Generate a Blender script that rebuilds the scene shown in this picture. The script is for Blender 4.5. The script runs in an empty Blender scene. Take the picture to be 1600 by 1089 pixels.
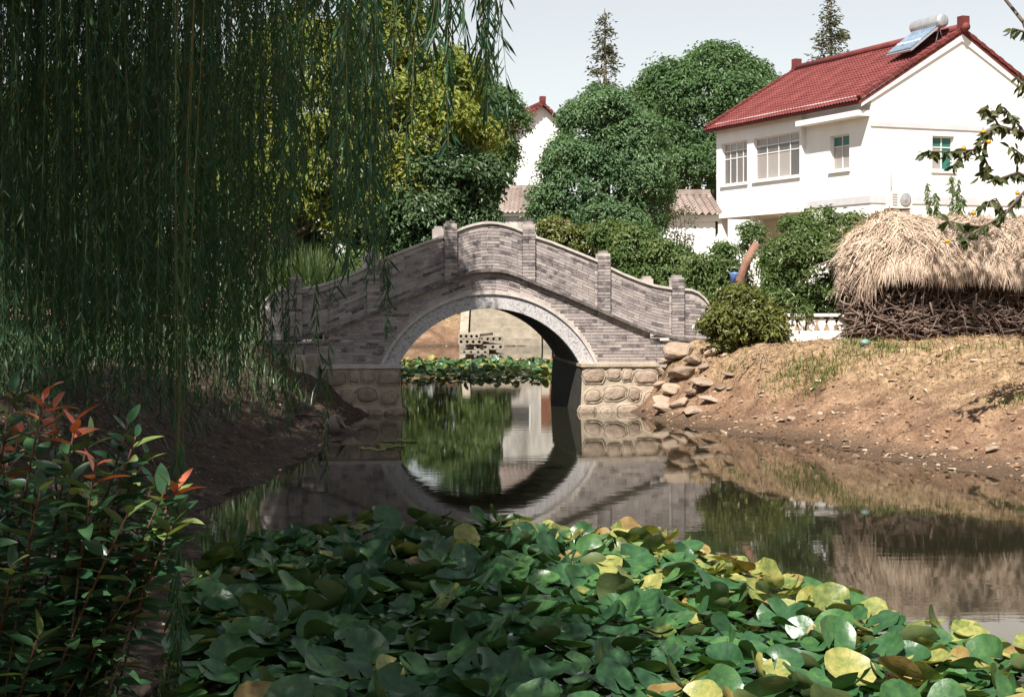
import bpy, bmesh, math, random
import numpy as np
from mathutils import Vector, Matrix

# ------------------------------------------------------------------ camera, sky, sun, exposure
S = bpy.context.scene
COL = S.collection
F, Y0, H = 2400.0, 450.0, 2.5          # focal length in photo pixels, horizon row, eye height above the water
cam_d = bpy.data.cameras.new('camera'); cam = bpy.data.objects.new('camera', cam_d); COL.objects.link(cam)
cam.location = (0, 0, H); cam.rotation_euler = (math.radians(90), 0, 0)
cam_d.sensor_width = 36; cam_d.lens = F / 1600 * 36; cam_d.shift_y = -(544.5 - Y0) / 1600
cam_d.clip_start = 0.1; cam_d.clip_end = 5000
S.camera = cam

SUN_EL = math.radians(54); SUN_TO = Vector((-0.36, -0.93, 0)).normalized()
sdir = Vector((SUN_TO.x * math.cos(SUN_EL), SUN_TO.y * math.cos(SUN_EL), math.sin(SUN_EL)))
W = bpy.data.worlds.new('World'); S.world = W; W.use_nodes = True
nt = W.node_tree; bg = nt.nodes['Background']
sky = nt.nodes.new('ShaderNodeTexSky'); sky.sky_type = 'NISHITA'; sky.sun_disc = False
sky.sun_elevation = SUN_EL; sky.sun_rotation = math.atan2(SUN_TO.x, SUN_TO.y)
sky.air_density = 1.2; sky.dust_density = 0.0; sky.ozone_density = 0.0
hz = nt.nodes.new('ShaderNodeHueSaturation'); hz.inputs['Saturation'].default_value = .28      # thin summer haze: one even, paler sky
nt.links.new(sky.outputs[0], hz.inputs['Color']); nt.links.new(hz.outputs[0], bg.inputs[0]); bg.inputs[1].default_value = 0.066
sl = bpy.data.lights.new('sun', 'SUN'); sl.energy = 5.0; sl.angle = math.radians(0.53); sl.color = (1.0, 0.95, 0.87)
so = bpy.data.objects.new('sun', sl); COL.objects.link(so); so.location = (-20, -50, 80)
so.rotation_euler = (-sdir).to_track_quat('-Z', 'Y').to_euler()
S.view_settings.view_transform = 'Standard'; S.view_settings.look = 'None'
S.view_settings.gamma = 1; S.view_settings.use_curve_mapping = False
S.view_settings.exposure = 0.95
S.render.engine = 'CYCLES'
S.cycles.max_bounces = 7; S.cycles.diffuse_bounces = 3; S.cycles.glossy_bounces = 3; S.cycles.transmission_bounces = 4
S.cycles.caustics_reflective = False; S.cycles.caustics_refractive = False
S.cycles.use_denoising = True

R = random.Random(11)
rng = np.random.default_rng(11)
V3 = Vector

# ------------------------------------------------------------------ helpers
def P(px, py, y):
    return V3(((px - 800) / F * y, y, H + (Y0 - py) / F * y))
def X(px, y): return (px - 800) / F * y
def Zp(py, y): return H + (Y0 - py) / F * y

def tag(o, label=None, cat=None, group=None, kind=None):
    if label: o['label'] = label
    if cat: o['category'] = cat
    if group: o['group'] = group
    if kind: o['kind'] = kind
    return o

def empty(name, loc, rz=0.0, parent=None):
    o = bpy.data.objects.new(name, None); COL.objects.link(o); o.location = loc
    o.rotation_euler = (0, 0, rz); o.empty_display_size = 0.2; o.parent = parent
    return o

def link(name, me, parent=None, loc=(0, 0, 0), rot=(0, 0, 0), sc=(1, 1, 1)):
    o = bpy.data.objects.new(name, me); COL.objects.link(o); o.parent = parent
    o.location = loc; o.rotation_euler = rot; o.scale = sc
    return o

class MB:
    """collects geometry, builds ONE mesh"""
    def __init__(s): s.v = []; s.f = []; s.r = []; s.sm = []
    def add(s, vs, fs, rnd=None, smooth=False):
        b = len(s.v); s.v += [tuple(p) for p in vs]
        if rnd is None: rnd = R.random()
        for q in fs:
            s.f.append(tuple(b + i for i in q)); s.r.append(rnd); s.sm.append(smooth)
    def box(s, c, d, M=None, rnd=None):
        vs = []
        for k in range(8):
            p = V3((((k & 1) - .5) * d[0], ((k >> 1 & 1) - .5) * d[1], ((k >> 2 & 1) - .5) * d[2]))
            if M is not None: p = M @ p
            vs.append(p + V3(c))
        s.add(vs, BOXF, rnd)
    def bb(s, x0, x1, y0, y1, z0, z1, rnd=None):
        s.box(((x0 + x1) / 2, (y0 + y1) / 2, (z0 + z1) / 2), (x1 - x0, y1 - y0, z1 - z0), None, rnd)
    def tube(s, pts, rads, n=6, cap=True, rnd=None):
        pts = [V3(p) for p in pts]; vs = []; fs = []; m = len(pts)
        up = V3((0.13, 0.31, 0.94)).normalized()
        for i, p in enumerate(pts):
            t = (pts[min(i + 1, m - 1)] - pts[max(i - 1, 0)]).normalized()
            a = t.cross(up)
            if a.length < 0.2: a = t.cross(V3((1, 0, 0)))
            a.normalize(); b = t.cross(a)
            for k in range(n):
                an = 2 * math.pi * k / n
                vs.append(p + (a * math.cos(an) + b * math.sin(an)) * rads[i])
        for i in range(m - 1):
            for k in range(n):
                fs.append((i * n + k, i * n + (k + 1) % n, (i + 1) * n + (k + 1) % n, (i + 1) * n + k))
        if cap:
            fs.append(tuple(range(n - 1, -1, -1))); fs.append(tuple((m - 1) * n + k for k in range(n)))
        s.add(vs, fs, rnd, True)
    def lathe(s, prof, n=16, c=(0, 0, 0), M=None):
        vs = []; fs = []
        for (r, z) in prof:
            for k in range(n):
                a = 2 * math.pi * k / n; p = V3((r * math.cos(a), r * math.sin(a), z))
                if M is not None: p = M @ p
                vs.append(p + V3(c))
        m = len(prof)
        for i in range(m - 1):
            for k in range(n):
                fs.append((i * n + k, i * n + (k + 1) % n, (i + 1) * n + (k + 1) % n, (i + 1) * n + k))
        fs.append(tuple(range(n - 1, -1, -1))); fs.append(tuple((m - 1) * n + k for k in range(n)))
        s.add(vs, fs, None, True)
    def strip(s, us, zb, zt, w0, w1):
        """solid between curves zb(u)..zt(u), thickness w0..w1 along local y"""
        n = len(us); vs = []
        for u, a, b in zip(us, zb, zt):
            vs += [(u, w0, a), (u, w0, b), (u, w1, b), (u, w1, a)]
        fs = []
        for i in range(n - 1):
            o = i * 4; q = o + 4
            fs += [(o, q, q + 1, o + 1), (o + 1, q + 1, q + 2, o + 2), (o + 2, q + 2, q + 3, o + 3), (o + 3, q + 3, q, o)]
        fs += [(0, 1, 2, 3), ((n - 1) * 4 + 3, (n - 1) * 4 + 2, (n - 1) * 4 + 1, (n - 1) * 4)]
        s.add(vs, fs)
    def mesh(s, name, mat):
        me = bpy.data.meshes.new(name); me.from_pydata(s.v, [], s.f); me.materials.append(mat)
        at = me.attributes.new('rnd', 'FLOAT', 'FACE'); at.data.foreach_set('value', s.r)
        me.polygons.foreach_set('use_smooth', s.sm); me.update()
        return me
    def build(s, name, mat, parent=None, **k):
        return link(name, s.mesh(name, mat), parent, **k)
BOXF = [(0, 2, 3, 1), (4, 5, 7, 6), (0, 1, 5, 4), (2, 6, 7, 3), (0, 4, 6, 2), (1, 3, 7, 5)]

def np_mesh(name, V, T, rnd, mat, smooth=False):
    me = bpy.data.meshes.new(name)
    n, m = len(V), len(T)
    me.vertices.add(n); me.vertices.foreach_set('co', np.ascontiguousarray(V, dtype=np.float32).ravel())
    me.loops.add(m * 3); me.loops.foreach_set('vertex_index', np.ascontiguousarray(T, dtype=np.int32).ravel())
    me.polygons.add(m)
    me.polygons.foreach_set('loop_start', np.arange(0, m * 3, 3, dtype=np.int32))
    me.polygons.foreach_set('loop_total', np.full(m, 3, dtype=np.int32))
    me.update(calc_edges=True)
    at = me.attributes.new('rnd', 'FLOAT', 'FACE'); at.data.foreach_set('value', np.asarray(rnd, dtype=np.float32))
    me.polygons.foreach_set('use_smooth', np.full(m, smooth)); me.materials.append(mat)
    return me

def unit(a): return a / np.maximum(np.linalg.norm(a, axis=1, keepdims=True), 1e-9)

def leaf_arrays(pos, axis, nrm, L, Wd, fold=.3, droop=.15, hi=False):
    """folded leaves: hi = 8 triangles with a curved midrib, else 2 triangles"""
    axis = unit(axis); side = unit(np.cross(axis, nrm)); up = np.cross(side, axis)
    L = L[:, None]; Wd = Wd[:, None]; N = len(pos)
    if not hi:
        b = pos; t = pos + axis * L - up * L * droop
        m = pos + axis * L * .45
        l = m + side * Wd * .5 + up * Wd * fold; r = m - side * Wd * .5 + up * Wd * fold
        V = np.stack([b, l, t, r], 1).reshape(-1, 3)
        T = (np.arange(N)[:, None, None] * 4 + np.array([[0, 2, 1], [0, 3, 2]])[None]).reshape(-1, 3)
        return V, T, 2
    def at(s, w, h): return pos + axis * L * s - up * L * droop * s * s + side * Wd * w + up * Wd * h
    pts = [at(0, 0, 0), at(.28, .38, fold * .8), at(.28, 0, 0), at(.28, -.38, fold * .8), at(.62, .42, fold * .8), at(.62, 0, 0), at(.62, -.42, fold * .8), at(1, 0, 0)]
    V = np.stack(pts, 1).reshape(-1, 3)
    tt = np.array([[0, 2, 1], [0, 3, 2], [1, 2, 5], [1, 5, 4], [2, 3, 6], [2, 6, 5], [4, 5, 7], [5, 6, 7]])
    T = (np.arange(N)[:, None, None] * 8 + tt[None]).reshape(-1, 3)
    return V, T, 8

_tab = np.random.default_rng(5).random((256, 256))
def vnoise(x, y):
    xi = np.floor(x).astype(int); yi = np.floor(y).astype(int); fx = x - xi; fy = y - yi
    fx = fx * fx * (3 - 2 * fx); fy = fy * fy * (3 - 2 * fy)
    t = lambda a, b: _tab[a & 255, b & 255]
    return (t(xi, yi) * (1 - fx) + t(xi + 1, yi) * fx) * (1 - fy) + (t(xi, yi + 1) * (1 - fx) + t(xi + 1, yi + 1) * fx) * fy - .5

# ------------------------------------------------------------------ materials
def mat(name, cols, rand=None, rough=.8, nscale=3.0, nmix=.5, bump=None, trans=0.0, spec=.35, metal=0.0, stretch=None, tcol=1.3, pos=None):
    m = bpy.data.materials.new(name); m.use_nodes = True; n = m.node_tree.nodes; l = m.node_tree.links
    b = n['Principled BSDF']; out = n['Material Output']
    b.inputs['Roughness'].default_value = rough; b.inputs['Specular IOR Level'].default_value = spec
    b.inputs['Metallic'].default_value = metal
    geo = n.new('ShaderNodeNewGeometry'); src = geo.outputs['Position']
    if stretch:
        mp = n.new('ShaderNodeMapping'); mp.inputs['Scale'].default_value = stretch; l.new(src, mp.inputs[0]); src = mp.outputs[0]
    nz = n.new('ShaderNodeTexNoise'); nz.inputs['Scale'].default_value = nscale; nz.inputs['Detail'].default_value = 6
    nz.inputs['Roughness'].default_value = .65; l.new(src, nz.inputs['Vector'])
    fac = nz.outputs[0]
    cr0 = n.new('ShaderNodeMapRange'); cr0.inputs[1].default_value = .3; cr0.inputs[2].default_value = .7; l.new(fac, cr0.inputs[0]); fac = cr0.outputs[0]
    if rand:
        if rand == 'object':
            oi = n.new('ShaderNodeObjectInfo'); rv = oi.outputs['Random']
        else:
            a = n.new('ShaderNodeAttribute'); a.attribute_name = 'rnd'; rv = a.outputs['Fac']
        mx = n.new('ShaderNodeMix'); mx.data_type = 'FLOAT'; mx.inputs[0].default_value = nmix
        l.new(rv, mx.inputs[2]); l.new(fac, mx.inputs[3]); fac = mx.outputs[0]
    cr = n.new('ShaderNodeValToRGB'); e = cr.color_ramp.elements
    while len(e) < len(cols): e.new(.5)
    for i, c in enumerate(cols):
        e[i].position = pos[i] if pos else i / max(1, len(cols) - 1); e[i].color = (*c, 1)
    l.new(fac, cr.inputs[0]); l.new(cr.outputs[0], b.inputs['Base Color'])
    if bump:
        n2 = n.new('ShaderNodeTexNoise'); n2.inputs['Scale'].default_value = bump[0]; n2.inputs['Detail'].default_value = 5
        l.new(src, n2.inputs['Vector'])
        bp = n.new('ShaderNodeBump'); bp.inputs['Strength'].default_value = bump[1]; bp.inputs['Distance'].default_value = bump[2] if len(bump) > 2 else .02
        l.new(n2.outputs[0], bp.inputs['Height']); l.new(bp.outputs[0], b.inputs['Normal'])
    if trans:
        t = n.new('ShaderNodeBsdfTranslucent'); ms = n.new('ShaderNodeMixShader'); ms.inputs[0].default_value = trans
        g = n.new('ShaderNodeMix'); g.data_type = 'RGBA'; g.blend_type = 'MULTIPLY'; g.inputs[0].default_value = 1
        l.new(cr.outputs[0], g.inputs[6]); g.inputs[7].default_value = (1.25 * tcol, 1.35 * tcol, .45 * tcol, 1); l.new(g.outputs[2], t.inputs[0])
        l.new(b.outputs[0], ms.inputs[1]); l.new(t.outputs[0], ms.inputs[2]); l.new(ms.outputs[0], out.inputs[0])
    return m

M = {}
M['brick'] = mat('grey_brick', [(.045, .039, .043), (.11, .095, .098), (.25, .215, .208), (.355, .307, .290), (.45, .395, .37)], 'attr', .92, 7, .42, (45, .8, .008), pos=(0, .2, .38, .7, 1))
M['brick_o'] = mat('grey_brick_single', [(.045, .039, .043), (.11, .095, .098), (.25, .215, .208), (.355, .307, .290), (.45, .395, .37)], 'object', .92, 7, .42, (45, .8, .008), pos=(0, .2, .38, .7, 1))
M['mortar'] = mat('mortar', [(.27, .235, .22), (.55, .48, .44)], None, .95, 4, 1, (50, .6, .006))
M['dark_course'] = mat('weathered_dark_course', [(.06, .052, .05), (.13, .115, .108), (.26, .23, .215)], None, .95, 7, 1, (30, .7, .01))
M['coping'] = mat('coping_cement', [(.38, .34, .31), (.60, .55, .50)], None, .9, 5, 1, (40, .5, .006))
M['ring'] = mat('speckled_arch_stone', [(.13, .12, .125), (.36, .34, .345), (.50, .48, .475), (.56, .53, .52)], None, .85, 22, 1, (60, .6, .005))
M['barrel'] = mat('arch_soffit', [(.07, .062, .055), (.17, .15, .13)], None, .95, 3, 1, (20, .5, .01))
M['arch_shade'] = mat('arch_shade_stone', [(.02, .019, .016), (.06, .053, .043)], None, .8, 4, 1, (20, .7, .015))  # near-black stone colour with the shade under the arch painted in
M['abut'] = mat('abutment_mortar', [(.30, .24, .18), (.52, .43, .33)], None, .95, 4, 1, (30, .7, .012))
M['astone'] = mat('abutment_stone', [(.20, .145, .105), (.33, .25, .19), (.46, .36, .275)], 'object', .92, 6, .55, (22, .9, .02))
M['rock'] = mat('rock', [(.15, .105, .075), (.30, .225, .165), (.44, .35, .27)], 'object', .95, 4, .5, (14, .9, .03))
M['pebble'] = mat('pebble', [(.10, .058, .036), (.22, .135, .085), (.33, .23, .155), (.52, .43, .34)], 'attr', .95, 4, .2)
M['white'] = mat('white_render_wall', [(.74, .73, .70), (.84, .83, .81)], None, .85, .9, 1, (25, .12, .006), stretch=(1, 1, .35))
M['old_wall'] = mat('weathered_limewash', [(.20, .18, .16), (.48, .45, .41), (.66, .63, .58)], None, .9, 1.3, 1, stretch=(1, 1, .25))
M['cream'] = mat('cream_wall', [(.62, .55, .40), (.72, .66, .50)], None, .85, 1.2, 1)
M['band'] = mat('grey_band', [(.50, .49, .51), (.60, .59, .60)], None, .85, 2, 1)
M['roof'] = mat('red_roof_tile', [(.085, .018, .018), (.14, .028, .026), (.20, .05, .042)], 'attr', .75, 2, .6, (20, .3, .01))
M['grey_roof'] = mat('grey_roof_tile', [(.16, .12, .11), (.30, .24, .21), (.42, .35, .31)], 'attr', .9, 3, .5)
M['glass'] = mat('window_glass', [(.05, .05, .05), (.16, .14, .13)], 'object', .12, .8, .4, spec=.6)
M['curtain'] = mat('curtain_behind_glass', [(.26, .22, .20), (.36, .33, .31)], 'object', .25, 1, .4, spec=.5)
M['green_blind'] = mat('green_blind', [(.02, .11, .09), (.03, .17, .13)], None, .4, 3, 1)
M['frame'] = mat('window_frame', [(.62, .60, .58), (.72, .70, .68)], None, .5, 4, 1)
M['metal'] = mat('grey_metal', [(.45, .45, .46), (.60, .60, .61)], None, .35, 5, 1, metal=.6)
M['panel'] = mat('solar_panel', [(.12, .17, .24), (.25, .32, .40)], None, .15, 6, 1, spec=.7)
M['brownwood'] = mat('brown_wood', [(.14, .05, .03), (.22, .09, .05)], None, .6, 5, 1)
M['bark'] = mat('bark', [(.05, .037, .028), (.12, .09, .07), (.19, .15, .12)], None, .95, 6, 1, (25, 1, .03), stretch=(1, 1, .25))
M['bark_red'] = mat('reddish_bark', [(.16, .08, .055), (.30, .17, .12)], None, .9, 6, 1, (25, 1, .03), stretch=(1, 1, .3))
M['twig'] = mat('twig', [(.08, .085, .03), (.17, .15, .05)], None, .8, 8, 1)
M['dead'] = mat('dead_twig', [(.20, .13, .09), (.34, .25, .19)], 'attr', .9, 8, .5)
M['redstem'] = mat('red_stem', [(.05, .03, .02), (.15, .05, .03)], None, .6, 8, 1)
M['willow'] = mat('willow_leaf', [(.015, .050, .027), (.029, .080, .038), (.055, .12, .046)], 'attr', .5, 1.5, .4, trans=.32, spec=.3)
M['yellowgreen'] = mat('yellow_green_leaf', [(.06, .10, .024), (.14, .18, .038), (.25, .265, .06), (.37, .35, .10)], 'attr', .5, .9, .5, trans=.3)
M['glossy'] = mat('glossy_dark_leaf', [(.03, .062, .028), (.062, .11, .044), (.12, .175, .07)], 'attr', .42, 1.2, .3, trans=.2, spec=.5)
M['camphor'] = mat('camphor_leaf', [(.048, .105, .05), (.11, .185, .09), (.19, .27, .145)], 'attr', .45, .8, .45, trans=.28)
M['camphor_d'] = mat('dark_camphor_leaf', [(.04, .09, .036), (.085, .15, .06), (.14, .205, .09)], 'attr', .45, .7, .45, trans=.25)
M['conifer'] = mat('conifer_needle', [(.045, .06, .03), (.09, .095, .05), (.12, .11, .06)], 'attr', .7, 1, .4, trans=.2)
M['shrub'] = mat('shrub_leaf', [(.045, .092, .028), (.105, .155, .052), (.20, .245, .10)], 'attr', .4, 1.2, .4, trans=.28)
M['shrub_y'] = mat('olive_shrub_leaf', [(.06, .085, .022), (.13, .145, .04), (.23, .22, .075)], 'attr', .35, 1.5, .35, trans=.25, spec=.5)
M['reed'] = mat('pale_reed', [(.08, .14, .06), (.16, .22, .12), (.24, .28, .17)], 'attr', .5, 2, .3, trans=.3)
M['grass'] = mat('grass', [(.06, .10, .02), (.12, .15, .035), (.26, .22, .09)], 'attr', .6, 1.5, .4, trans=.25)
M['drygrass'] = mat('dry_grass', [(.16, .10, .05), (.32, .21, .11), (.46, .33, .19)], 'attr', .85, 2, .4, trans=.1)
M['litter'] = mat('dead_leaf', [(.14, .075, .04), (.28, .17, .09), (.42, .30, .18)], 'attr', .8, 4, .2)
M['persimmon'] = mat('persimmon_leaf', [(.030, .05, .02), (.065, .085, .03), (.13, .12, .04)], 'attr', .4, 3, .3, trans=.25)
M['fruit'] = mat('persimmon_fruit', [(.75, .26, .02), (.85, .38, .04)], 'object', .35, 8, .4)
M['straw'] = mat('straw', [(.20, .135, .10), (.42, .31, .235), (.58, .46, .365), (.66, .555, .465)], 'attr', .85, 2.2, .45, trans=.08)
M['strawbase'] = mat('straw_mass', [(.16, .11, .07), (.40, .30, .21)], None, .95, 14, 1, (40, 1, .03), stretch=(1, 1, .3))
M['stick'] = mat('stick', [(.055, .036, .028), (.14, .095, .075), (.26, .19, .155)], 'attr', .9, 9, .35)
M['stick_o'] = mat('stick_single', [(.055, .036, .028), (.14, .095, .075), (.26, .19, .155)], 'object', .9, 9, .35)
M['darkpile'] = mat('pile_core', [(.035, .024, .018), (.08, .055, .04)], None, .95, 12, 1, (20, 1, .03))
M['concrete'] = mat('concrete', [(.22, .185, .14), (.40, .35, .28)], None, .9, 3, 1, (30, .5, .008))
M['white_conc'] = mat('white_concrete', [(.62, .58, .53), (.76, .73, .69)], None, .85, 4, 1, (30, .3, .006))
M['pad'] = mat('green_lily_leaf', [(.012, .042, .022), (.036, .098, .036), (.09, .185, .05)], 'object', .35, 15, .55, (16, .25, .02), trans=.14, spec=.42)
M['pad_y'] = mat('yellowing_lily_leaf', [(.09, .055, .028), (.085, .125, .034), (.18, .205, .055), (.31, .29, .09), (.42, .37, .15)], 'object', .4, 17, .58, (16, .3, .02), trans=.15, spec=.4, pos=(0, .2, .48, .75, 1))
M['pad_b'] = mat('browning_lily_leaf', [(.10, .06, .03), (.22, .15, .05), (.36, .29, .10)], 'object', .5, 14, .55, (14, .35, .02), trans=.12)
M['pad_s'] = mat('green_lily_leaf_mass', [(.012, .042, .022), (.036, .098, .036), (.09, .185, .05)], 'attr', .35, 15, .55, (16, .25, .02), trans=.14, spec=.42)
M['petal'] = mat('pale_petal', [(.78, .74, .52), (.84, .80, .62)], None, .5, 5, 1, trans=.2, tcol=.7)
M['stamen'] = mat('yellow_stamen', [(.75, .5, .06), (.8, .6, .1)], None, .6, 9, 1)
M['photinia'] = mat('photinia_leaf', [(.012, .05, .022), (.03, .085, .035), (.06, .13, .05)], 'object', .33, 6, .3, trans=.12, spec=.6)
M['photinia_s'] = mat('photinia_leaf_mass', [(.012, .05, .022), (.03, .085, .035), (.06, .13, .05)], 'attr', .33, 6, .3, trans=.12, spec=.6)
M['photinia_l'] = mat('photinia_young_leaf', [(.14, .19, .05), (.24, .30, .12)], 'object', .3, 6, .4, trans=.2, spec=.5)
M['photinia_r'] = mat('photinia_red_leaf', [(.28, .05, .035), (.44, .11, .06), (.46, .20, .12)], 'object', .3, 6, .4, trans=.2, tcol=.8, spec=.5)
M['clay'] = mat('clay_pot', [(.16, .12, .10), (.26, .21, .18)], None, .7, 6, 1)
M['bluepl'] = mat('blue_plastic', [(.05, .12, .45), (.25, .38, .75)], None, .3, 12, 1)
M['teal'] = mat('teal_plastic', [(.06, .17, .15), (.30, .36, .33)], None, .4, 9, 1)

def two_sided(m, col):
    n = m.node_tree.nodes; l = m.node_tree.links; b = n['Principled BSDF']; g = n.new('ShaderNodeNewGeometry'); mx = n.new('ShaderNodeMix'); mx.data_type = 'RGBA'
    src = b.inputs['Base Color'].links[0].from_socket; l.new(g.outputs['Backfacing'], mx.inputs[0]); l.new(src, mx.inputs[6]); mx.inputs[7].default_value = (*col, 1); l.new(mx.outputs[2], b.inputs['Base Color'])
def soil_material():
    m = mat('soil', [(.10, .056, .034), (.19, .11, .066), (.28, .17, .105), (.37, .245, .155)], None, .95, 1.6, 1, (11, 1.0, .08))
    n = m.node_tree.nodes; l = m.node_tree.links; b = n['Principled BSDF']
    geo = n.new('ShaderNodeNewGeometry'); sp = n.new('ShaderNodeSeparateXYZ'); l.new(geo.outputs['Position'], sp.inputs[0])
    ramp = [k for k in n if k.type == 'VALTORGB'][0]
    # dry stubble growing on the flat ground above the muddy slope
    nz = n.new('ShaderNodeTexNoise'); nz.inputs['Scale'].default_value = 1.6; nz.inputs['Detail'].default_value = 8; l.new(geo.outputs['Position'], nz.inputs['Vector'])
    ad = n.new('ShaderNodeMath'); ad.operation = 'MULTIPLY_ADD'; l.new(nz.outputs[0], ad.inputs[0]); ad.inputs[1].default_value = 1.3; l.new(sp.outputs[2], ad.inputs[2])
    mr = n.new('ShaderNodeMapRange'); mr.inputs[1].default_value = 1.15; mr.inputs[2].default_value = 1.75; l.new(ad.outputs[0], mr.inputs[0])
    n3 = n.new('ShaderNodeTexNoise'); n3.inputs['Scale'].default_value = 9; n3.inputs['Detail'].default_value = 6; l.new(geo.outputs['Position'], n3.inputs['Vector'])
    c3 = n.new('ShaderNodeValToRGB'); c3.color_ramp.elements[0].position = .3; c3.color_ramp.elements[1].position = .7
    c3.color_ramp.elements[0].color = (.15, .095, .052, 1); c3.color_ramp.elements[1].color = (.44, .30, .175, 1); l.new(n3.outputs[0], c3.inputs[0])
    mx = n.new('ShaderNodeMix'); mx.data_type = 'RGBA'; l.new(mr.outputs[0], mx.inputs[0]); l.new(ramp.outputs[0], mx.inputs[6]); l.new(c3.outputs[0], mx.inputs[7])
    # wet mud at the water's edge
    wt = n.new('ShaderNodeMapRange'); wt.inputs[1].default_value = .03; wt.inputs[2].default_value = .22; l.new(sp.outputs[2], wt.inputs[0])
    m2 = n.new('ShaderNodeMix'); m2.data_type = 'RGBA'; l.new(wt.outputs[0], m2.inputs[0]); m2.inputs[6].default_value = (.10, .062, .038, 1); l.new(mx.outputs[2], m2.inputs[7])
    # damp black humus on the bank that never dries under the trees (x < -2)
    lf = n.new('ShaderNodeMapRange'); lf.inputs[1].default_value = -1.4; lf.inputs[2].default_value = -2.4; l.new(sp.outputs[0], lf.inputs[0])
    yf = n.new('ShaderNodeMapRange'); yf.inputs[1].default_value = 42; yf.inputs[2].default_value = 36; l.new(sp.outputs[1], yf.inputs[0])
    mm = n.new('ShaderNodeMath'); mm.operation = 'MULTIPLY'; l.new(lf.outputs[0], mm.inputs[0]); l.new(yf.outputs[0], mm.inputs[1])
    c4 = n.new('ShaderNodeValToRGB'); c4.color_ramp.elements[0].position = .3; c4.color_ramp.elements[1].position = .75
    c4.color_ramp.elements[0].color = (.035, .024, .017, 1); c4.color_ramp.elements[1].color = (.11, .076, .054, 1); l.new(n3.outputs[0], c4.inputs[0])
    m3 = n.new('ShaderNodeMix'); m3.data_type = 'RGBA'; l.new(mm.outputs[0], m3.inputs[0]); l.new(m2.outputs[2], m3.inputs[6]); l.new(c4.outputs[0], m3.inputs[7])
    n5 = n.new('ShaderNodeTexNoise'); n5.inputs['Scale'].default_value = 26; n5.inputs['Detail'].default_value = 8; n5.inputs['Roughness'].default_value = .75; l.new(geo.outputs['Position'], n5.inputs['Vector'])
    r5 = n.new('ShaderNodeMapRange'); r5.inputs[1].default_value = .36; r5.inputs[2].default_value = .62; r5.inputs[3].default_value = .42; r5.inputs[4].default_value = 1.18; l.new(n5.outputs[0], r5.inputs[0])
    m5 = n.new('ShaderNodeMix'); m5.data_type = 'RGBA'; m5.blend_type = 'MULTIPLY'; m5.inputs[0].default_value = 1; l.new(m3.outputs[2], m5.inputs[6]); l.new(r5.outputs[0], m5.inputs[7])
    l.new(m5.outputs[2], b.inputs['Base Color'])
    return m
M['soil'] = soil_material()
two_sided(M['pad'], (.11, .14, .055)); two_sided(M['pad_s'], (.11, .14, .055)); two_sided(M['photinia'], (.09, .13, .06)); two_sided(M['photinia_s'], (.09, .13, .06))

def water_material():
    m = bpy.data.materials.new('pond_water'); m.use_nodes = True; n = m.node_tree.nodes; l = m.node_tree.links; b = n['Principled BSDF']
    b.inputs['Base Color'].default_value = (.014, .014, .008, 1); b.inputs['Roughness'].default_value = .03; b.inputs['IOR'].default_value = 1.33
    b.inputs['Specular IOR Level'].default_value = .5
    geo = n.new('ShaderNodeNewGeometry'); mp = n.new('ShaderNodeMapping'); mp.inputs['Scale'].default_value = (1.0, 2.2, 1)
    l.new(geo.outputs['Position'], mp.inputs[0])
    nz = n.new('ShaderNodeTexNoise'); nz.inputs['Scale'].default_value = 2.2; nz.inputs['Detail'].default_value = 3; nz.inputs['Roughness'].default_value = .5; l.new(mp.outputs[0], nz.inputs['Vector'])
    big = n.new('ShaderNodeTexNoise'); big.inputs['Scale'].default_value = .35; l.new(geo.outputs['Position'], big.inputs['Vector'])
    mr = n.new('ShaderNodeMapRange'); mr.inputs[1].default_value = .4; mr.inputs[2].default_value = .65; mr.inputs[3].default_value = .15; l.new(big.outputs[0], mr.inputs[0])
    mu = n.new('ShaderNodeMath'); mu.operation = 'MULTIPLY'; l.new(nz.outputs[0], mu.inputs[0]); l.new(mr.outputs[0], mu.inputs[1])
    bp = n.new('ShaderNodeBump'); bp.inputs['Strength'].default_value = .12; bp.inputs['Distance'].default_value = .010
    l.new(mu.outputs[0], bp.inputs['Height']); l.new(bp.outputs[0], b.inputs['Normal'])
    return m
M['water'] = water_material()

# ------------------------------------------------------------------ ground and water
POND = np.array([(-1.5, 6.5), (-2.2, 9.4), (-2.9, 13.3), (-3.5, 17.1), (-3.35, 20), (-3.0, 24), (-2.8, 26.3), (-3.3, 28.6), (-2.7, 30.6), (-2.7, 34.5),
    (-3.6, 38), (-4.2, 46), (-5.5, 58), (-6, 65), (-2, 66.3), (6, 66), (5, 58), (3.2, 48), (2.4, 40), (2.5, 34.5), (2.5, 31.2), (2.75, 29.3), (3.2, 27.5), (4.25, 25.5),
    (5.55, 22.2), (6.8, 20.3), (8.5, 17), (9.5, 13), (9, 8), (6, 5.4), (2, 5.2)])
def sdist(x, y):
    d = np.full(x.shape, 1e9); ins = np.zeros(x.shape, bool); n = len(POND)
    for i in range(n):
        a = POND[i]; b = POND[(i + 1) % n]; e = b - a
        t = np.clip(((x - a[0]) * e[0] + (y - a[1]) * e[1]) / (e @ e), 0, 1)
        d = np.minimum(d, (x - a[0] - t * e[0]) ** 2 + (y - a[1] - t * e[1]) ** 2)
        if e[1] != 0:
            c = ((a[1] > y) != (b[1] > y)) & (x < e[0] * (y - a[1]) / e[1] + a[0]); ins ^= c
    d = np.sqrt(d); return np.where(ins, -d, d)
def ss(t): t = np.clip(t, 0, 1); return t * t * (3 - 2 * t)
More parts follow.
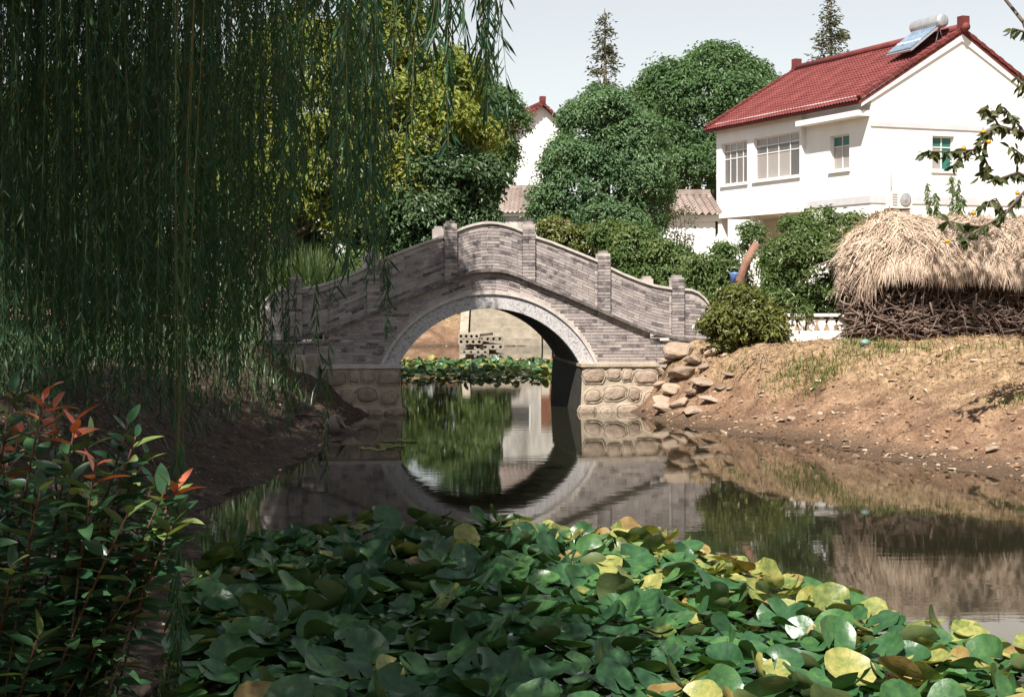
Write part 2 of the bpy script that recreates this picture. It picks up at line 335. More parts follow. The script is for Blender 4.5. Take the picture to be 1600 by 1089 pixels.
def ground(x, y):
    x = np.asarray(x, float); y = np.asarray(y, float)
    sd = sdist(x, y) + (vnoise(x * 1.1, y * 1.1) * .35 + vnoise(x * 3.1 + 9, y * 3.1) * .12)
    right = ss((x + .6) / 1.2)
    near = ss((9 - y) / 3); far = ss((y - 57) / 6)
    Lr = 4.6 - 2.4 * ss((y - 25.5) / 4); Lr = np.where(y > 45, Lr + 2 * far, Lr); Ll = 2.6 - .6 * ss((y - 24) / 5)
    L = Lr * right + Ll * (1 - right); L = L * (1 - near) + 2.6 * near; L = L * (1 - far) + 7 * far
    top = 1.42 * right + 1.32 * (1 - right); top = top * (1 - near) + .85 * near; top = top * (1 - far) + 2.2 * far
    t = np.clip(sd / L, 0, 1)
    z = top * (.35 * t + .65 * ss(t)) + np.clip(sd - L, 0, 16) * .03 * (1 - near)
    z = np.where(sd < 0, -.75 * ss(-sd / 1.6), z)
    rough = np.clip((sd + .3) / .8, 0, 1) * (1 - ss((np.hypot(x, y - 25) - 45) / 20))
    z = z + rough * (vnoise(x * .8, y * .8) * .16 + vnoise(x * 2.3 + 4, y * 2.3) * .10 + vnoise(x * 4.7 + 4, y * 4.7) * .10 + vnoise(x * 9, y * 9) * .055)
    z = z + .8 * np.exp(-((x - 3.45) ** 2 / .4 + (y - 31.2) ** 2 / .9))
    return z
def gz(x, y): return float(ground(np.array([x]), np.array([y]))[0])
def lines(lo, hi, step, far, g=1.28):
    a = list(np.arange(lo, hi + 1e-6, step)); s = step; v = a[-1]
    while v < far: s *= g; v += s; a.append(v)
    s = step; v = a[0]; b = []
    while v > -far: s *= g; v -= s; b.append(v)
    return np.array(b[::-1] + a)
gx = lines(-8, 12, .1, 1800); gy = lines(4, 36, .1, 1800, 1.12)
GX, GY = np.meshgrid(gx, gy); GZ = ground(GX, GY)
nx, ny = len(gx), len(gy)
idx = np.arange(nx * ny).reshape(ny, nx)
a, b, c, d = idx[:-1, :-1].ravel(), idx[:-1, 1:].ravel(), idx[1:, 1:].ravel(), idx[1:, :-1].ravel()
T = np.concatenate([np.stack([a, b, c], 1), np.stack([a, c, d], 1)])
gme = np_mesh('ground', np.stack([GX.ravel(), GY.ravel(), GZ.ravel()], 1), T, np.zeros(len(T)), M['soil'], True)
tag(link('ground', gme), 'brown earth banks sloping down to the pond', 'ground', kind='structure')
mb = MB(); mb.add([(-14, 2, 0), (16, 2, 0), (16, 72, 0), (-14, 72, 0)], [(0, 1, 2, 3)])
tag(mb.build('pond_water', M['water']), 'dark still pond water reflecting the bridge', 'water', kind='structure')

# ------------------------------------------------------------------ bridge
BR = empty('stone_bridge', (-.45, 31.1, 0), math.atan2(.134, .99))
tag(BR, 'humped grey brick footbridge with one round arch over the pond', 'bridge')
def fu(px):
    a = (px - 800) / F; return (a * 31.1 + .45) / (.991 - .134 * a)
def fz(px, py): return H + (Y0 - py) / F * (31.1 + .134 * fu(px))
def curve(pp):
    return np.array([fu(p[0]) for p in pp]), np.array([fz(*p) for p in pp])
cs = curve([(765, 421), (782, 422), (800, 426), (830, 439), (880, 459), (930, 481), (980, 503), (1020, 519), (1060, 528), (1110, 531)])
ct = [curve(q) for q in ([(765, 346), (778, 347), (790, 349.5), (803, 353.5), (818, 360)], [(835, 368), (860, 376), (885, 386), (910, 396), (936, 407)],
      [(952, 416), (975, 427), (1000, 437), (1025, 445), (1050, 449)], [(1068, 450), (1080, 451), (1090, 455), (1100, 463), (1106, 471), (1110, 480)])]
def smooth_interp(u, c):
    u = np.abs(u); r = 0
    for k in (-.12, -.06, 0, .06, .12): r = r + np.interp(np.abs(u + k), *c)
    return r / 5
def zs(u): return smooth_interp(np.asarray(u, float), cs)
def zt(u, k): return np.interp(np.abs(np.asarray(u, float)), *ct[k])
UE = fu(1110)
posts_u = [fu(826) - 0, fu(943.5), fu(1059)]; post_top = [fz(826, 346), fz(943, 392), fz(1059, 430)]
PWID = .26
RI, RC, RT = 2.067, .018, .29
BW = 3.0
brk = []     # (centre u, z, w_front, length, tilt, height, score)
def add_brick(u, z, w, ln, tilt, score, h=.053): brk.append((u, z, w, ln, tilt, score, h))

for sgn in (1, -1):
    for k in range(4):
        if k == 0 and sgn < 0: continue
        if k == 0: u0, u1 = -posts_u[0] + PWID / 2, posts_u[0] - PWID / 2
        elif k < 3: u0, u1 = posts_u[k - 1] + PWID / 2, posts_u[k] - PWID / 2
        else: u0, u1 = posts_u[2] + PWID / 2, UE
        us = np.linspace(u0, u1, 30)
        if sgn < 0: us = -us[::-1]
        for (w0, w1) in ((.010, .235), (BW - .235, BW)):
            mb = MB(); mb.strip(us, zs(us) - .02, zt(us, k) - .05, w0, w1); mb.build('parapet_wall', M['mortar'], BR)
            mb = MB(); mb.strip(us, zt(us, k) - .05, zt(us, k), w0 - .045, w1 + .03); mb.build('coping', M['coping'], BR)
        # bricks follow the slope of the parapet
        top = float((zt(us, k) - zs(us)).max()); nrow = int(top / .0635)
        for r in range(nrow):
            u = us[0] + (0 if r % 2 else .12) - .12
            while u < us[-1]:
                ln = .236 if R.random() > .18 else .112
                a, b2 = max(u, us[0] + .004), min(u + ln, us[-1] - .004); u += ln + .012
                if b2 - a < .05: continue
                m = (a + b2) / 2; z = float(zs(m)) + .045 + r * .0635; tilt = math.atan2(float(zs(b2) - zs(a)), b2 - a)
                if z + .035 > min(float(zt(a, k)), float(zt(b2, k))) - .05: continue
                add_brick(m, z, 0.0, (b2 - a) * 1 / math.cos(tilt) * .995, tilt, (2 if m > -1.4 else 1) + (.5 if k < 3 else .2))
for i, pu in enumerate(posts_u):
    for sgn in (1, -1):
        u = pu * sgn; zb = float(zs(u)) - .06
        for w0 in (-.045, BW - .23):
            mb = MB(); mb.bb(u - PWID / 2 + .008, u + PWID / 2 - .008, w0, w0 + .30, zb, post_top[i] - .055); po = mb.build('post', M['mortar'], BR)
            mb = MB(); mb.bb(u - PWID / 2 + .045, u + PWID / 2 - .045, w0 + .03, w0 + .27, post_top[i] - .055, post_top[i]); mb.build('post_cap', M['brick'], po)
        n = int((post_top[i] - .06 - zb) / .0665)
        for r in range(n):
            z = zb + .035 + r * .0665
            if r % 2: add_brick(u, z, -.058, PWID, 0, 3, .056)
            else:
                for s2 in (-1, 1): add_brick(u + s2 * PWID / 4, z, -.058, PWID / 2 - .008, 0, 2.2, .056)
# string course under the parapet
us = np.linspace(-UE, UE, 121)
mb = MB(); mb.strip(us, zs(us) - .045, zs(us) + .018, -.10, .2); mb.build('string_course', M['dark_course'], BR)
mb = MB(); mb.strip(us, zs(us) - .075, zs(us) + .02, BW - .2, BW + .075); mb.build('string_course', M['dark_course'], BR)
# spandrel body: solid fill above the arch
UA = 3.32
def ext(u, r): 
    q = r * r - np.asarray(u) ** 2; return np.where(q > 0, RC + np.sqrt(np.maximum(q, 0)), -1)
ZL = .94
us = np.linspace(-UA, UA, 161)
zb = np.maximum(ext(us, RI + .05), ZL - .02)
mb = MB(); mb.strip(us, zb, zs(us) - .04, .012, BW - .012); mb.build('spandrel_wall', M['mortar'], BR)
us = np.linspace(UA - .02, UE + .25, 20)
for sg in (1, -1):
    u2 = us if sg > 0 else -us[::-1]
    mb = MB(); mb.strip(u2, np.full(20, .4), np.minimum(zs(u2), zs(UE)) * 1.0 - .05, .02, BW - .02); mb.build('approach_fill', M['mortar'], BR)
RO = RI + RT + .055
for r in range(40):
    z = ZL + .05 + r * .064
    u = -4.1 + (0 if r % 2 else .12)
    while u < 4.1:
        ln = .236 if R.random() > .2 else .112
        a, b2 = u, u + ln; u += ln + .012
        ok = lambda q: (zs(q) - .085 > z + .03) and (ext(q, RO + .02) < z - .03) and abs(q) < 4.1 and not (abs(q) < 1.25 and z > 1.95)
        qs = np.linspace(a, b2, 9); qs = [q for q in qs if ok(q)]
        if len(qs) < 3: continue
        add_brick((qs[0] + qs[-1]) / 2, z, 0.0, qs[-1] - qs[0], 0, (1.7 if u > 1.2 else .8) - (.4 if len(qs) < 9 else 0))
for r in range(14):       # curved courses over the crown
    u = -1.35 + (0 if r % 2 else .12)
    while u < 1.35:
        ln = .236 if R.random() > .2 else .112
        a, b2 = u, u + ln; u += ln + .012; m = (a + b2) / 2
        z = float(zs(m)) - .118 - r * .062
        if z < max(float(ext(a, RO + .015)), float(ext(b2, RO + .015))) + .02 or z < 1.93 + .03: continue
        add_brick(m, z, 0.0, b2 - a, math.atan2(float(zs(b2) - zs(a)), b2 - a), 1.6 if u > -.6 else .9)
ub = MB(); ub.box((0, 0, 0), (1, 1, 1)); bme = ub.mesh('brick', M['brick_o'])
brk.sort(key=lambda t: -t[5])
rest = MB()
for i, (u, z, w, ln, tilt, sc, h) in enumerate(brk):
    jw = R.uniform(-.004, .004); jt = tilt + R.uniform(-.012, .012); jh = h * R.uniform(.93, 1.03)
    if i < 300: link('brick', bme, BR, (u, w + .03 + jw, z), (0, -jt, 0), (ln, .06, jh))
    else: rest.box((u, w + .03 + jw, z), (ln, .06, jh), Matrix.Rotation(-jt, 3, 'Y'))
tag(rest.build('brick_courses', M['brick'], BR), kind='stuff')
# arch ring, moulding and barrel
def ring(mb, r0, r1, w0, w1, n=64):
    a0 = math.asin((ZL - RC) / r0); a1 = math.asin((ZL - RC) / r1); vs = []
    for i in range(n + 1):
        t = i / n; p = a0 + (math.pi - 2 * a0) * t; q = a1 + (math.pi - 2 * a1) * t
        for (r, an) in ((r0, p), (r1, q)):
            for w in (w0, w1): vs.append((r * math.cos(an), w, RC + r * math.sin(an)))
    fs = []
    for i in range(n):
        o = i * 4; q = o + 4
        fs += [(o, q, q + 2, o + 2), (o + 1, o + 3, q + 3, q + 1), (o, o + 1, q + 1, q), (o + 2, q + 2, q + 3, o + 3)]
    fs += [(0, 2, 3, 1), (n * 4, n * 4 + 1, n * 4 + 3, n * 4 + 2)]
    mb.add(vs, fs)
for (w0, w1, v0, v1) in ((-.035, .20, -.075, .02), (BW - .2, BW + .035, BW - .02, BW + .075)):
    mb = MB(); ring(mb, RI, RI + RT, w0, w1); ar = mb.build('arch_ring', M['ring'], BR)
    mb = MB(); ring(mb, RI + RT - .004, RI + RT + .05, v0, v1); mb.build('moulding', M['coping'], ar)
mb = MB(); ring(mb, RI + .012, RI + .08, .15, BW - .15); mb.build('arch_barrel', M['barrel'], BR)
# abutments with rubble stones
HS = math.sqrt(RI * RI - (ZL - RC) ** 2)
stones_px = [(415, 520, 815, 888), (540, 602, 815, 872), (615, 662, 815, 880), (677, 790, 820, 895), (422, 505, 918, 992), (518, 630, 900, 978), (642, 708, 908, 988), (722, 790, 938, 1040),
             (388, 482, 1006, 1050), (500, 572, 1010, 1070), (588, 700, 998, 1056), (425, 500, 1062, 1120), (600, 700, 1070, 1130), (720, 785, 1055, 1110)]
for sg in (1, -1):
    mb = MB(); wb = -.40
    prof = [(HS - .10, -.8), (HS - .02, ZL - .16), (HS - .02, ZL)]
    uo = UA + .05
    vs = []
    for (ui, z) in prof:
        vs += [(ui * sg, wb - (.05 if z < 0 else 0), z), (uo * sg, wb - (.05 if z < 0 else 0), z), (uo * sg, BW + .3, z), (ui * sg, BW + .3, z)]
    fs = []
    for i in range(2):
        for k in range(4): fs.append((i * 4 + k, i * 4 + (k + 1) % 4, i * 4 + 4 + (k + 1) % 4, i * 4 + 4 + k))
    fs += [(3, 2, 1, 0), (8, 9, 10, 11)]
    if sg < 0: fs = [tuple(reversed(q)) for q in fs]
    mb.add(vs, fs); ab = mb.build('abutment', M['abut'], BR)
    mb = MB(); u0, u1 = sorted(((HS - .05) * sg, uo * sg * 1.01)); mb.bb(u0, u1, wb - .05, BW + .2, ZL - .03, ZL + .035); mb.build('ledge', M['coping'] if sg < 0 else M['abut'], ab)
    mb = MB(); q0, q1 = sorted(((HS - .115) * sg, (HS - .03) * sg)); mb.add([((HS - .11) * sg, wb + .01, -.8), ((HS - .11) * sg, BW + .29, -.8), ((HS - .03) * sg, BW + .29, ZL - .035), ((HS - .03) * sg, wb + .01, ZL - .035)], [(0, 1, 2, 3)]); mb.build('inner_face_shade', M['arch_shade'], ab)  # dark sheet over the abutment's inner wall, painting the shade inside the arch
    for (x0, x1, y0, y1) in stones_px:
        px0, px1 = 780 + x0 / 3.3, 780 + x1 / 3.3; py0, py1 = 330 + y0 / 3.3, 330 + y1 / 3.3
        ua, ub_ = fu(px0), fu(px1); za, zb_ = H + (Y0 - py1) / F * 30.9, H + (Y0 - py0) / F * 30.9
        if sg < 0: ua, ub_ = -(ua + ub_) / 2 - (ub_ - ua) * .5, -(ua + ub_) / 2 + (ub_ - ua) * .5
        cu, cz, ru, rz = (ua + ub_) / 2, (za + zb_) / 2, abs(ub_ - ua) / 2 * 1.02, (zb_ - za) / 2
        n = 14; vs = []; e = R.uniform(5, 8) if y0 < 860 else R.uniform(2.6, 4.0); jit = [R.uniform(.84, 1.08) for _ in range(n)]
        for (s, wd) in ((1.0, .01), (.9, -.018), (.5, -.026)):
            for k in range(n):
                an = 2 * math.pi * k / n; c, s2 = math.cos(an), math.sin(an)
                rr = (abs(c) ** e + abs(s2) ** e) ** (-1 / e) * jit[k] * s
                vs.append((c * ru * rr, wd + (R.uniform(-.008, .008) if s < 1 else 0), s2 * rz * rr))
        vs.append((0, -.024, 0)); fs = []
        for i in range(2):
            for k in range(n): fs.append((i * n + k, i * n + (k + 1) % n, (i + 1) * n + (k + 1) % n, (i + 1) * n + k))
        for k in range(n): fs.append((2 * n + k, 2 * n + (k + 1) % n, 3 * n))
        m2 = MB(); m2.add(vs, fs, None, True); m2.build('stone', M['astone'], ab, loc=(cu, wb - .012 - .05 * max(0, (.5 - cz)) , cz))
        m3 = MB(); pts = []
        for k in range(n + 1):
            an = 2 * math.pi * k / n; c, s2 = math.cos(an), math.sin(an); rr = (abs(c) ** e + abs(s2) ** e) ** (-1 / e) * jit[k % n] * 1.06
            pts.append((cu + c * ru * rr, wb - .012 - .05 * max(0, .5 - cz), cz + s2 * rz * rr))
        m3.tube(pts, [R.uniform(.012, .02) for _ in pts], 6, False); m3.build('pointing', M['abut'], ab)
# concrete block carrying the left approach
mb = MB(); mb.bb(-4.9, -3.45, -.55, .3, .3, 1.18); mb.build('approach_block', M['concrete'], BR)

# ------------------------------------------------------------------ plants: generic builders
def crown_mesh(name, blobs, nclump, per, cr, L, asp, material, hi=False, droop=.2, inner=.12, upb=.5, flat=.75, sub=9):
    """leaf clumps spread through the shells of several ellipsoids (world coordinates relative to base)"""
    nb2 = []
    for c, r in blobs:
        c = np.array(c, float); r = np.array(r, float); nb2.append((c, r * (.80 if sub else 1)))
        for _ in range(sub):
            d = rng.normal(size=3); d /= np.linalg.norm(d); d[2] = abs(d[2]) * .9 if rng.random() < .65 else d[2]
            nb2.append((c + r * d * .70, np.full(3, (r[0] + r[2]) / 2 * rng.uniform(.24, .44)) * np.array([1.1, 1.1, .85])))
    blobs = nb2
    C = np.array([b[0] for b in blobs], float); A = np.array([b[1] for b in blobs], float)
    w = (A[:, 0] * A[:, 2] + A[:, 1] * A[:, 2]); w /= w.sum()
    k = rng.choice(len(blobs), nclump, p=w); d = unit(rng.normal(size=(nclump, 3)))
    d[:, 2] = np.where(d[:, 2] < -.55, -d[:, 2] * .8, d[:, 2])
    rad = np.where(rng.random(nclump) < inner, rng.uniform(.3, .75, nclump), rng.uniform(.82, 1.04, nclump))
    cc = C[k] + A[k] * d * rad[:, None]
    keep = np.ones(nclump, bool)
    for j in range(len(blobs)):
        q = np.linalg.norm((cc - C[j]) / A[j], axis=1); keep &= ~((q < .62) & (k != j))
    cc = cc[keep]; out = unit((d / A[k] * A[k].mean(1, keepdims=True))[keep]); n = len(cc)
    size = rng.uniform(.6, 1.35, n)
    N = n * per
    off = rng.normal(size=(n, per, 3)); off /= np.maximum(np.linalg.norm(off, axis=2, keepdims=True), 1e-6)
    off *= (rng.random((n, per, 1)) ** .4) * cr * size[:, None, None] * np.array([1, 1, flat])
    pos = (cc[:, None] + off).reshape(N, 3); o = np.repeat(out, per, 0)
    nr = unit(o * .5 + unit(off.reshape(N, 3)) * .55 + np.array([0, 0, upb]) + rng.normal(size=(N, 3)) * .45)
    ax = np.cross(nr, rng.normal(size=(N, 3))) + unit(off.reshape(N, 3)) * .4 + np.array([0, 0, -.25])
    LL = L * rng.uniform(.65, 1.3, N); V, T, m = leaf_arrays(pos, ax, nr, LL, LL * asp, .22, droop, hi)
    rc = np.repeat(rng.random(n), per) * .45 + rng.random(N) * .55
    return np_mesh(name, V, T, np.repeat(rc, m), material)

def trunk_to(mb, p0, p1, r0, r1, n=7, seg=6, wob=.12):
    p0, p1 = V3(p0), V3(p1); ln = (p1 - p0).length; pts = []; rr = []
    for i in range(seg + 1):
        t = i / seg; p = p0.lerp(p1, t)
        if 0 < i < seg: p += V3((R.uniform(-1, 1), R.uniform(-1, 1), R.uniform(-.4, .4))) * wob * ln * .35 / seg * 2
        pts.append(p); rr.append(r0 + (r1 - r0) * t)
    mb.tube(pts, rr, n)

def tree(name, label, cat, base, blobs, nclump, per, cr, L, asp, material, tr=.15, group=None, bark='bark', fork=None, hi=False, **k):
    """blobs in world coordinates -> tree with trunk, limbs and crown"""
    bz = gz(base[0], base[1]) - .08; B = V3((base[0], base[1], bz))
    root = empty(name, B); tag(root, label, cat, group)
    rel = [((V3(c) - B), rad) for c, rad in blobs]
    low = min(c.z for c, _ in rel); fk = V3(fork) - B if fork else V3((sum(c.x for c, _ in rel) / len(rel) * .35, sum(c.y for c, _ in rel) / len(rel) * .35, max(.25, low * .55)))
    mb = MB(); trunk_to(mb, (0, 0, -.1), fk, tr, tr * .7, 9); mb.build('trunk', M[bark], root)
    for c, rad in rel:
        if fork and c.z < fk.z + 1.3: continue
        mb = MB(); trunk_to(mb, fk, c + V3((0, 0, rad[2] * .35)), tr * .6, tr * .15, 6, 6, .2); mb.build('limb', M[bark], root)
    me = crown_mesh('crown', [(tuple(c), rad) for c, rad in rel], nclump, per, cr, L, asp, material, hi, **k)
    link('crown', me, root)
    return root

def pxblob(px, py, y, rpx, rpy, ry):
    return (tuple(P(px, py, y)), (rpx / F * y, ry, rpy / F * y))

# ---- trees behind the bridge
tree('yellow_green_tree', 'broad tree with yellow-green sunlit leaves arching behind the left side of the bridge', 'tree', (X(392, 35.2), 35.2),
     [pxblob(470, 120, 36.5, 130, 120, 1.6), pxblob(600, 60, 37, 75, 95, 1.4), pxblob(640, 200, 36.5, 130, 100, 1.6), pxblob(520, 255, 36, 140, 90, 1.4), pxblob(430, 310, 36, 90, 75, 1.2), pxblob(690, 170, 37.5, 70, 85, 1.2),
      pxblob(625, 270, 36, 80, 60, .8), pxblob(560, -60, 37, 120, 110, 1.6), pxblob(400, -20, 37, 130, 120, 1.6), pxblob(735, 235, 37, 45, 60, .9), pxblob(712, 130, 37, 52, 58, 1.0), pxblob(480, 345, 35.8, 90, 55, .9), pxblob(560, 335, 35.6, 70, 60, .8)],
     4000, 22, .32, .165, .44, M['yellowgreen'], tr=.17, fork=P(394, 410, 35.3), inner=.1, sub=6)
tree('dark_glossy_tree', 'dark glossy-leaved tree directly behind the crown of the bridge', 'tree', (-4.3, 37.2),
     [pxblob(705, 295, 35.9, 78, 66, .8), pxblob(640, 345, 35.6, 75, 60, .7), pxblob(738, 350, 36, 48, 50, .7), pxblob(580, 350, 35.8, 55, 55, .7), pxblob(680, 390, 35.6, 85, 42, .6), pxblob(755, 290, 36.2, 34, 50, .6)],
     2600, 24, .26, .13, .46, M['glossy'], tr=.14, inner=.15)
tree('round_camphor_tree', 'dense dome-shaped pale green camphor tree behind the right half of the bridge', 'tree', (3.0, 43),
     [pxblob(940, 300, 42, 112, 105, 1.9), pxblob(938, 205, 42, 70, 88, 1.4), pxblob(975, 255, 41.5, 78, 85, 1.3), pxblob(895, 278, 41.5, 56, 80, 1.2), pxblob(950, 360, 41.5, 100, 55, 1.6), pxblob(1000, 330, 41.8, 56, 70, 1.2), pxblob(865, 330, 41.5, 42, 50, 1.0)],
     4700, 26, .20, .105, .5, M['camphor'], tr=.17, inner=.05)
tree('tall_camphor_tree', 'big dark green camphor tree rising beside the far corner of the red-roofed house', 'tree', (8.0, 64),
     [pxblob(1110, 175, 63, 108, 105, 2.9), pxblob(1050, 160, 63, 62, 70, 2.2), pxblob(1160, 150, 63.5, 72, 60, 2.2), pxblob(1085, 265, 62, 75, 75, 2.2), pxblob(1040, 245, 62, 50, 80, 1.8), pxblob(1215, 170, 64, 48, 60, 1.8), pxblob(1120, 110, 63.5, 62, 42, 1.8)],
     4200, 26, .36, .17, .5, M['camphor_d'], tr=.3, inner=.05)
tree('left_camphor_tree', 'dark camphor tree whose crown shows beside the distant white gable', 'tree', (-1.6, 81),
     [pxblob(755, 205, 80, 72, 80, 2.6), pxblob(735, 260, 80, 70, 75, 2.6), pxblob(772, 268, 80, 28, 46, 1.4), pxblob(690, 180, 81, 60, 70, 2.4), pxblob(740, 330, 80, 60, 70, 2.0)],
     2600, 26, .42, .2, .5, M['camphor_d'], tr=.28, inner=.05)
for (px, y, pyb, w, lab) in ((945, 76, 160, 28, 'slim feathery conifer top poking above the pale green camphor tree'), (1298, 74, 110, 40, 'slim feathery conifer top rising behind the red tiled roof')):
    bx = X(px, y); bz = gz(bx, y); top = Zp(14 if px < 1000 else -14, y); root = empty('conifer_tree', (bx, y, bz)); tag(root, lab, 'tree', 'tall conifers behind the houses')
    mb = MB(); mb.tube([(0, 0, -.1), (.03, 0, (top - bz) * .5), (0, 0, top - bz)], [.28, .17, .02], 8); mb.build('trunk', M['bark'], root)
    hh = top - bz; pos = []; axs = []; br = MB()
    for i in range(150):
        t = R.random() ** .8; z = hh * (1 - t * .62); an = R.uniform(0, 6.283); ln = (.12 + 2.2 * t * (w / 28)) * R.uniform(.5, 1.15) * .82
        dv = V3((math.cos(an), math.sin(an), R.uniform(-.25, .2))); br.tube([(0, 0, z), V3((0, 0, z)) + dv * ln], [.03, .008], 4)
        for q in range(int(26 * ln + 8)):
            s = R.random() ** .6; p = V3((0, 0, z)) + dv * ln * s + V3((R.gauss(0, 1), R.gauss(0, 1), R.gauss(0, .8))) * .13 * (1 + ln * .25); pos.append(p); axs.append((dv.x + R.gauss(0, .6), dv.y + R.gauss(0, .6), R.gauss(-.3, .5)))
    tag(br.build('branches', M['bark'], root), kind='stuff')
    pos = np.array(pos); axs = np.array(axs); N = len(pos); L = rng.uniform(.14, .30, N)
    V, T, m = leaf_arrays(pos, axs, unit(rng.normal(size=(N, 3))), L, L * .35); link('crown', np_mesh('crown', V, T, np.repeat(rng.random(N), m), M['conifer']), root)
# background greenery seen through the willow curtain
for i, (px, py, y, rx, rz_, lab) in enumerate(((90, 230, 44, 170, 190, 'tall background tree behind the willow curtain, next to the photograph edge of the bank'), (300, 200, 42, 130, 200, 'background tree between the willow curtain and the yellow-green tree'), (-120, 220, 40, 130, 200, 'outermost background tree beyond the willow trunk'))):
    lab = ('tall dark tree standing in the middle of the row behind the willow', 'dark tree filling the gap between willow curtain and yellow-green tree', 'outermost dark tree in the row behind the willow trunk')[i]
    tree('background_tree', lab, 'tree', (X(px, y), y), [pxblob(px, py, y, rx * .8, rz_ * .75, 2.2), pxblob(px - 50, py + 70, y - .8, rx * .6, rz_ * .5, 1.6), pxblob(px + 60, py + 90, y - .8, rx * .6, rz_ * .5, 1.6)],
         1500, 22, .4, .2, .46, M['shrub'] if i else M['yellowgreen'], tr=.2, group='trees behind the willow')

# ---- unseen trees added beside and behind the viewpoint to block low sky light
ring0 = None
for i, (x, y, sc_) in enumerate(((-21, 4, 1.0), (-22, 15, 1.15), (-24, 27, 1.1), (-15, -7, 1.1), (-7, -12, 1.0), (1, -14, 1.15), (9, -12, 1.0), (16, -6, 1.1), (21, 3, 1.0), (22, 13, 1.1), (-13, -3, .9))):
    if ring0 is None:
        ring0 = tree('sky_block_tree', 'tall leafy tree added out of view to block the low sky', 'tree', (x, y), [((x, y, 5.2), (3.0, 3.0, 2.6)), ((x + 1.4, y, 7.4), (2.2, 2.2, 1.9)), ((x - 1.3, y + .6, 6.9), (2.2, 2.2, 1.9)), ((x, y + 1.5, 3.2), (2.8, 2.2, 1.7)), ((x, y - 1.4, 3.2), (2.8, 2.2, 1.7))], 1500, 14, .5, .30, .5, M['camphor_d'], tr=.25, group='trees added out of view to block the low sky')
    else:
        t2 = ring0.copy(); COL.objects.link(t2); t2.location = (x, y, gz(x, y) - .08); t2.rotation_euler = (0, 0, i * 1.3); t2.scale = (sc_, sc_, sc_)
        for ch in list(ring0.children):
            c2 = ch.copy(); COL.objects.link(c2); c2.parent = t2
# ---- shrubs
def shrub(name, label, base, blobs, nclump, per, cr, L, asp, material, group=None, nst=7, **k):
    bz = gz(base[0], base[1]) - .03; B = V3((base[0], base[1], bz)); root = empty(name, B); tag(root, label, 'shrub', group)
    rel = [((V3(c) - B), rad) for c, rad in blobs]
    for i in range(nst):
        c, rad = rel[i % len(rel)]; mb = MB(); e = c + V3((R.uniform(-.6, .6) * rad[0], R.uniform(-.6, .6) * rad[1], R.uniform(0, .7) * rad[2]))
        trunk_to(mb, (R.uniform(-.08, .08), R.uniform(-.08, .08), -.05), e, .025, .008, 5, 5, .25); mb.build('stem', M['bark'], root)
    link('foliage', crown_mesh('foliage', [(tuple(c), r) for c, r in rel], nclump, per, cr, L, asp, material, **k), root)
    return root
shrub('rounded_shrub', 'olive-green bushy shrub at the right end of the bridge parapet', (X(1165, 30.3), 30.3),
      [pxblob(1165, 505, 30.2, 58, 45, .7), pxblob(1135, 510, 30.2, 30, 40, .5), pxblob(1195, 525, 30.1, 36, 32, .5), pxblob(1160, 470, 30.4, 35, 28, .5)], 800, 18, .15, .115, .45, M['shrub_y'])
shrub('leafy_shrub', 'tall bright green leafy shrub beside the thatched woodpile', (X(1260, 31.4), 31.4),
      [pxblob(1265, 420, 31.3, 70, 70, .9), pxblob(1235, 470, 31.2, 55, 50, .7), pxblob(1300, 465, 31.2, 38, 45, .6), pxblob(1262, 375, 31.5, 50, 42, .6), pxblob(1215, 415, 31.5, 34, 45, .5)], 1300, 20, .16, .10, .42, M['shrub'])
shrub('leggy_shrub', 'leggy shrub with upright shoots against the lower house wall', (X(1320, 34), 34.0),
      [pxblob(1320, 360, 34, 26, 30, .4), pxblob(1292, 345, 34, 12, 24, .3), pxblob(1342, 348, 34, 12, 20, .3), pxblob(1316, 395, 34, 16, 30, .4)], 170, 16, .15, .10, .4, M['shrub'])
shrub('low_hedge_shrub', 'broad evergreen shrub just behind the right parapet slope', (X(1010, 35.6), 35.6),
      [pxblob(1000, 395, 35.5, 55, 38, .8), pxblob(960, 375, 36, 45, 30, .7), pxblob(1045, 415, 35.3, 40, 34, .7), pxblob(1015, 440, 35.2, 60, 36, .6)], 950, 20, .17, .125, .4, M['shrub'])
shrub('path_shrub', 'dark green shrub between the right parapet and the pollarded stump', (X(1115, 34.2), 34.2),
      [pxblob(1105, 430, 34.2, 48, 36, .7), pxblob(1085, 445, 34.3, 34, 30, .6), pxblob(1140, 440, 34.2, 34, 36, .6), pxblob(1120, 465, 34.0, 50, 30, .6), pxblob(1125, 398, 34.3, 16, 20, .3)], 1000, 20, .15, .105, .42, M['shrub'])
shrub('wispy_shrub', 'sparse wispy brown-green shrub in front of the small grey-roofed house', (X(1065, 44), 44.5),
      [pxblob(1065, 345, 44.5, 26, 35, .5), pxblob(1060, 385, 44.5, 24, 30, .5)], 75, 14, .2, .09, .35, M['conifer'])
shrub('hedge_plant', 'small green shrub between the camphor tree and the parapet', (X(905, 37.5), 37.5), [pxblob(900, 380, 37.5, 40, 28, .6), pxblob(870, 365, 38, 30, 26, .5)], 420, 18, .17, .11, .45, M['shrub_y'])
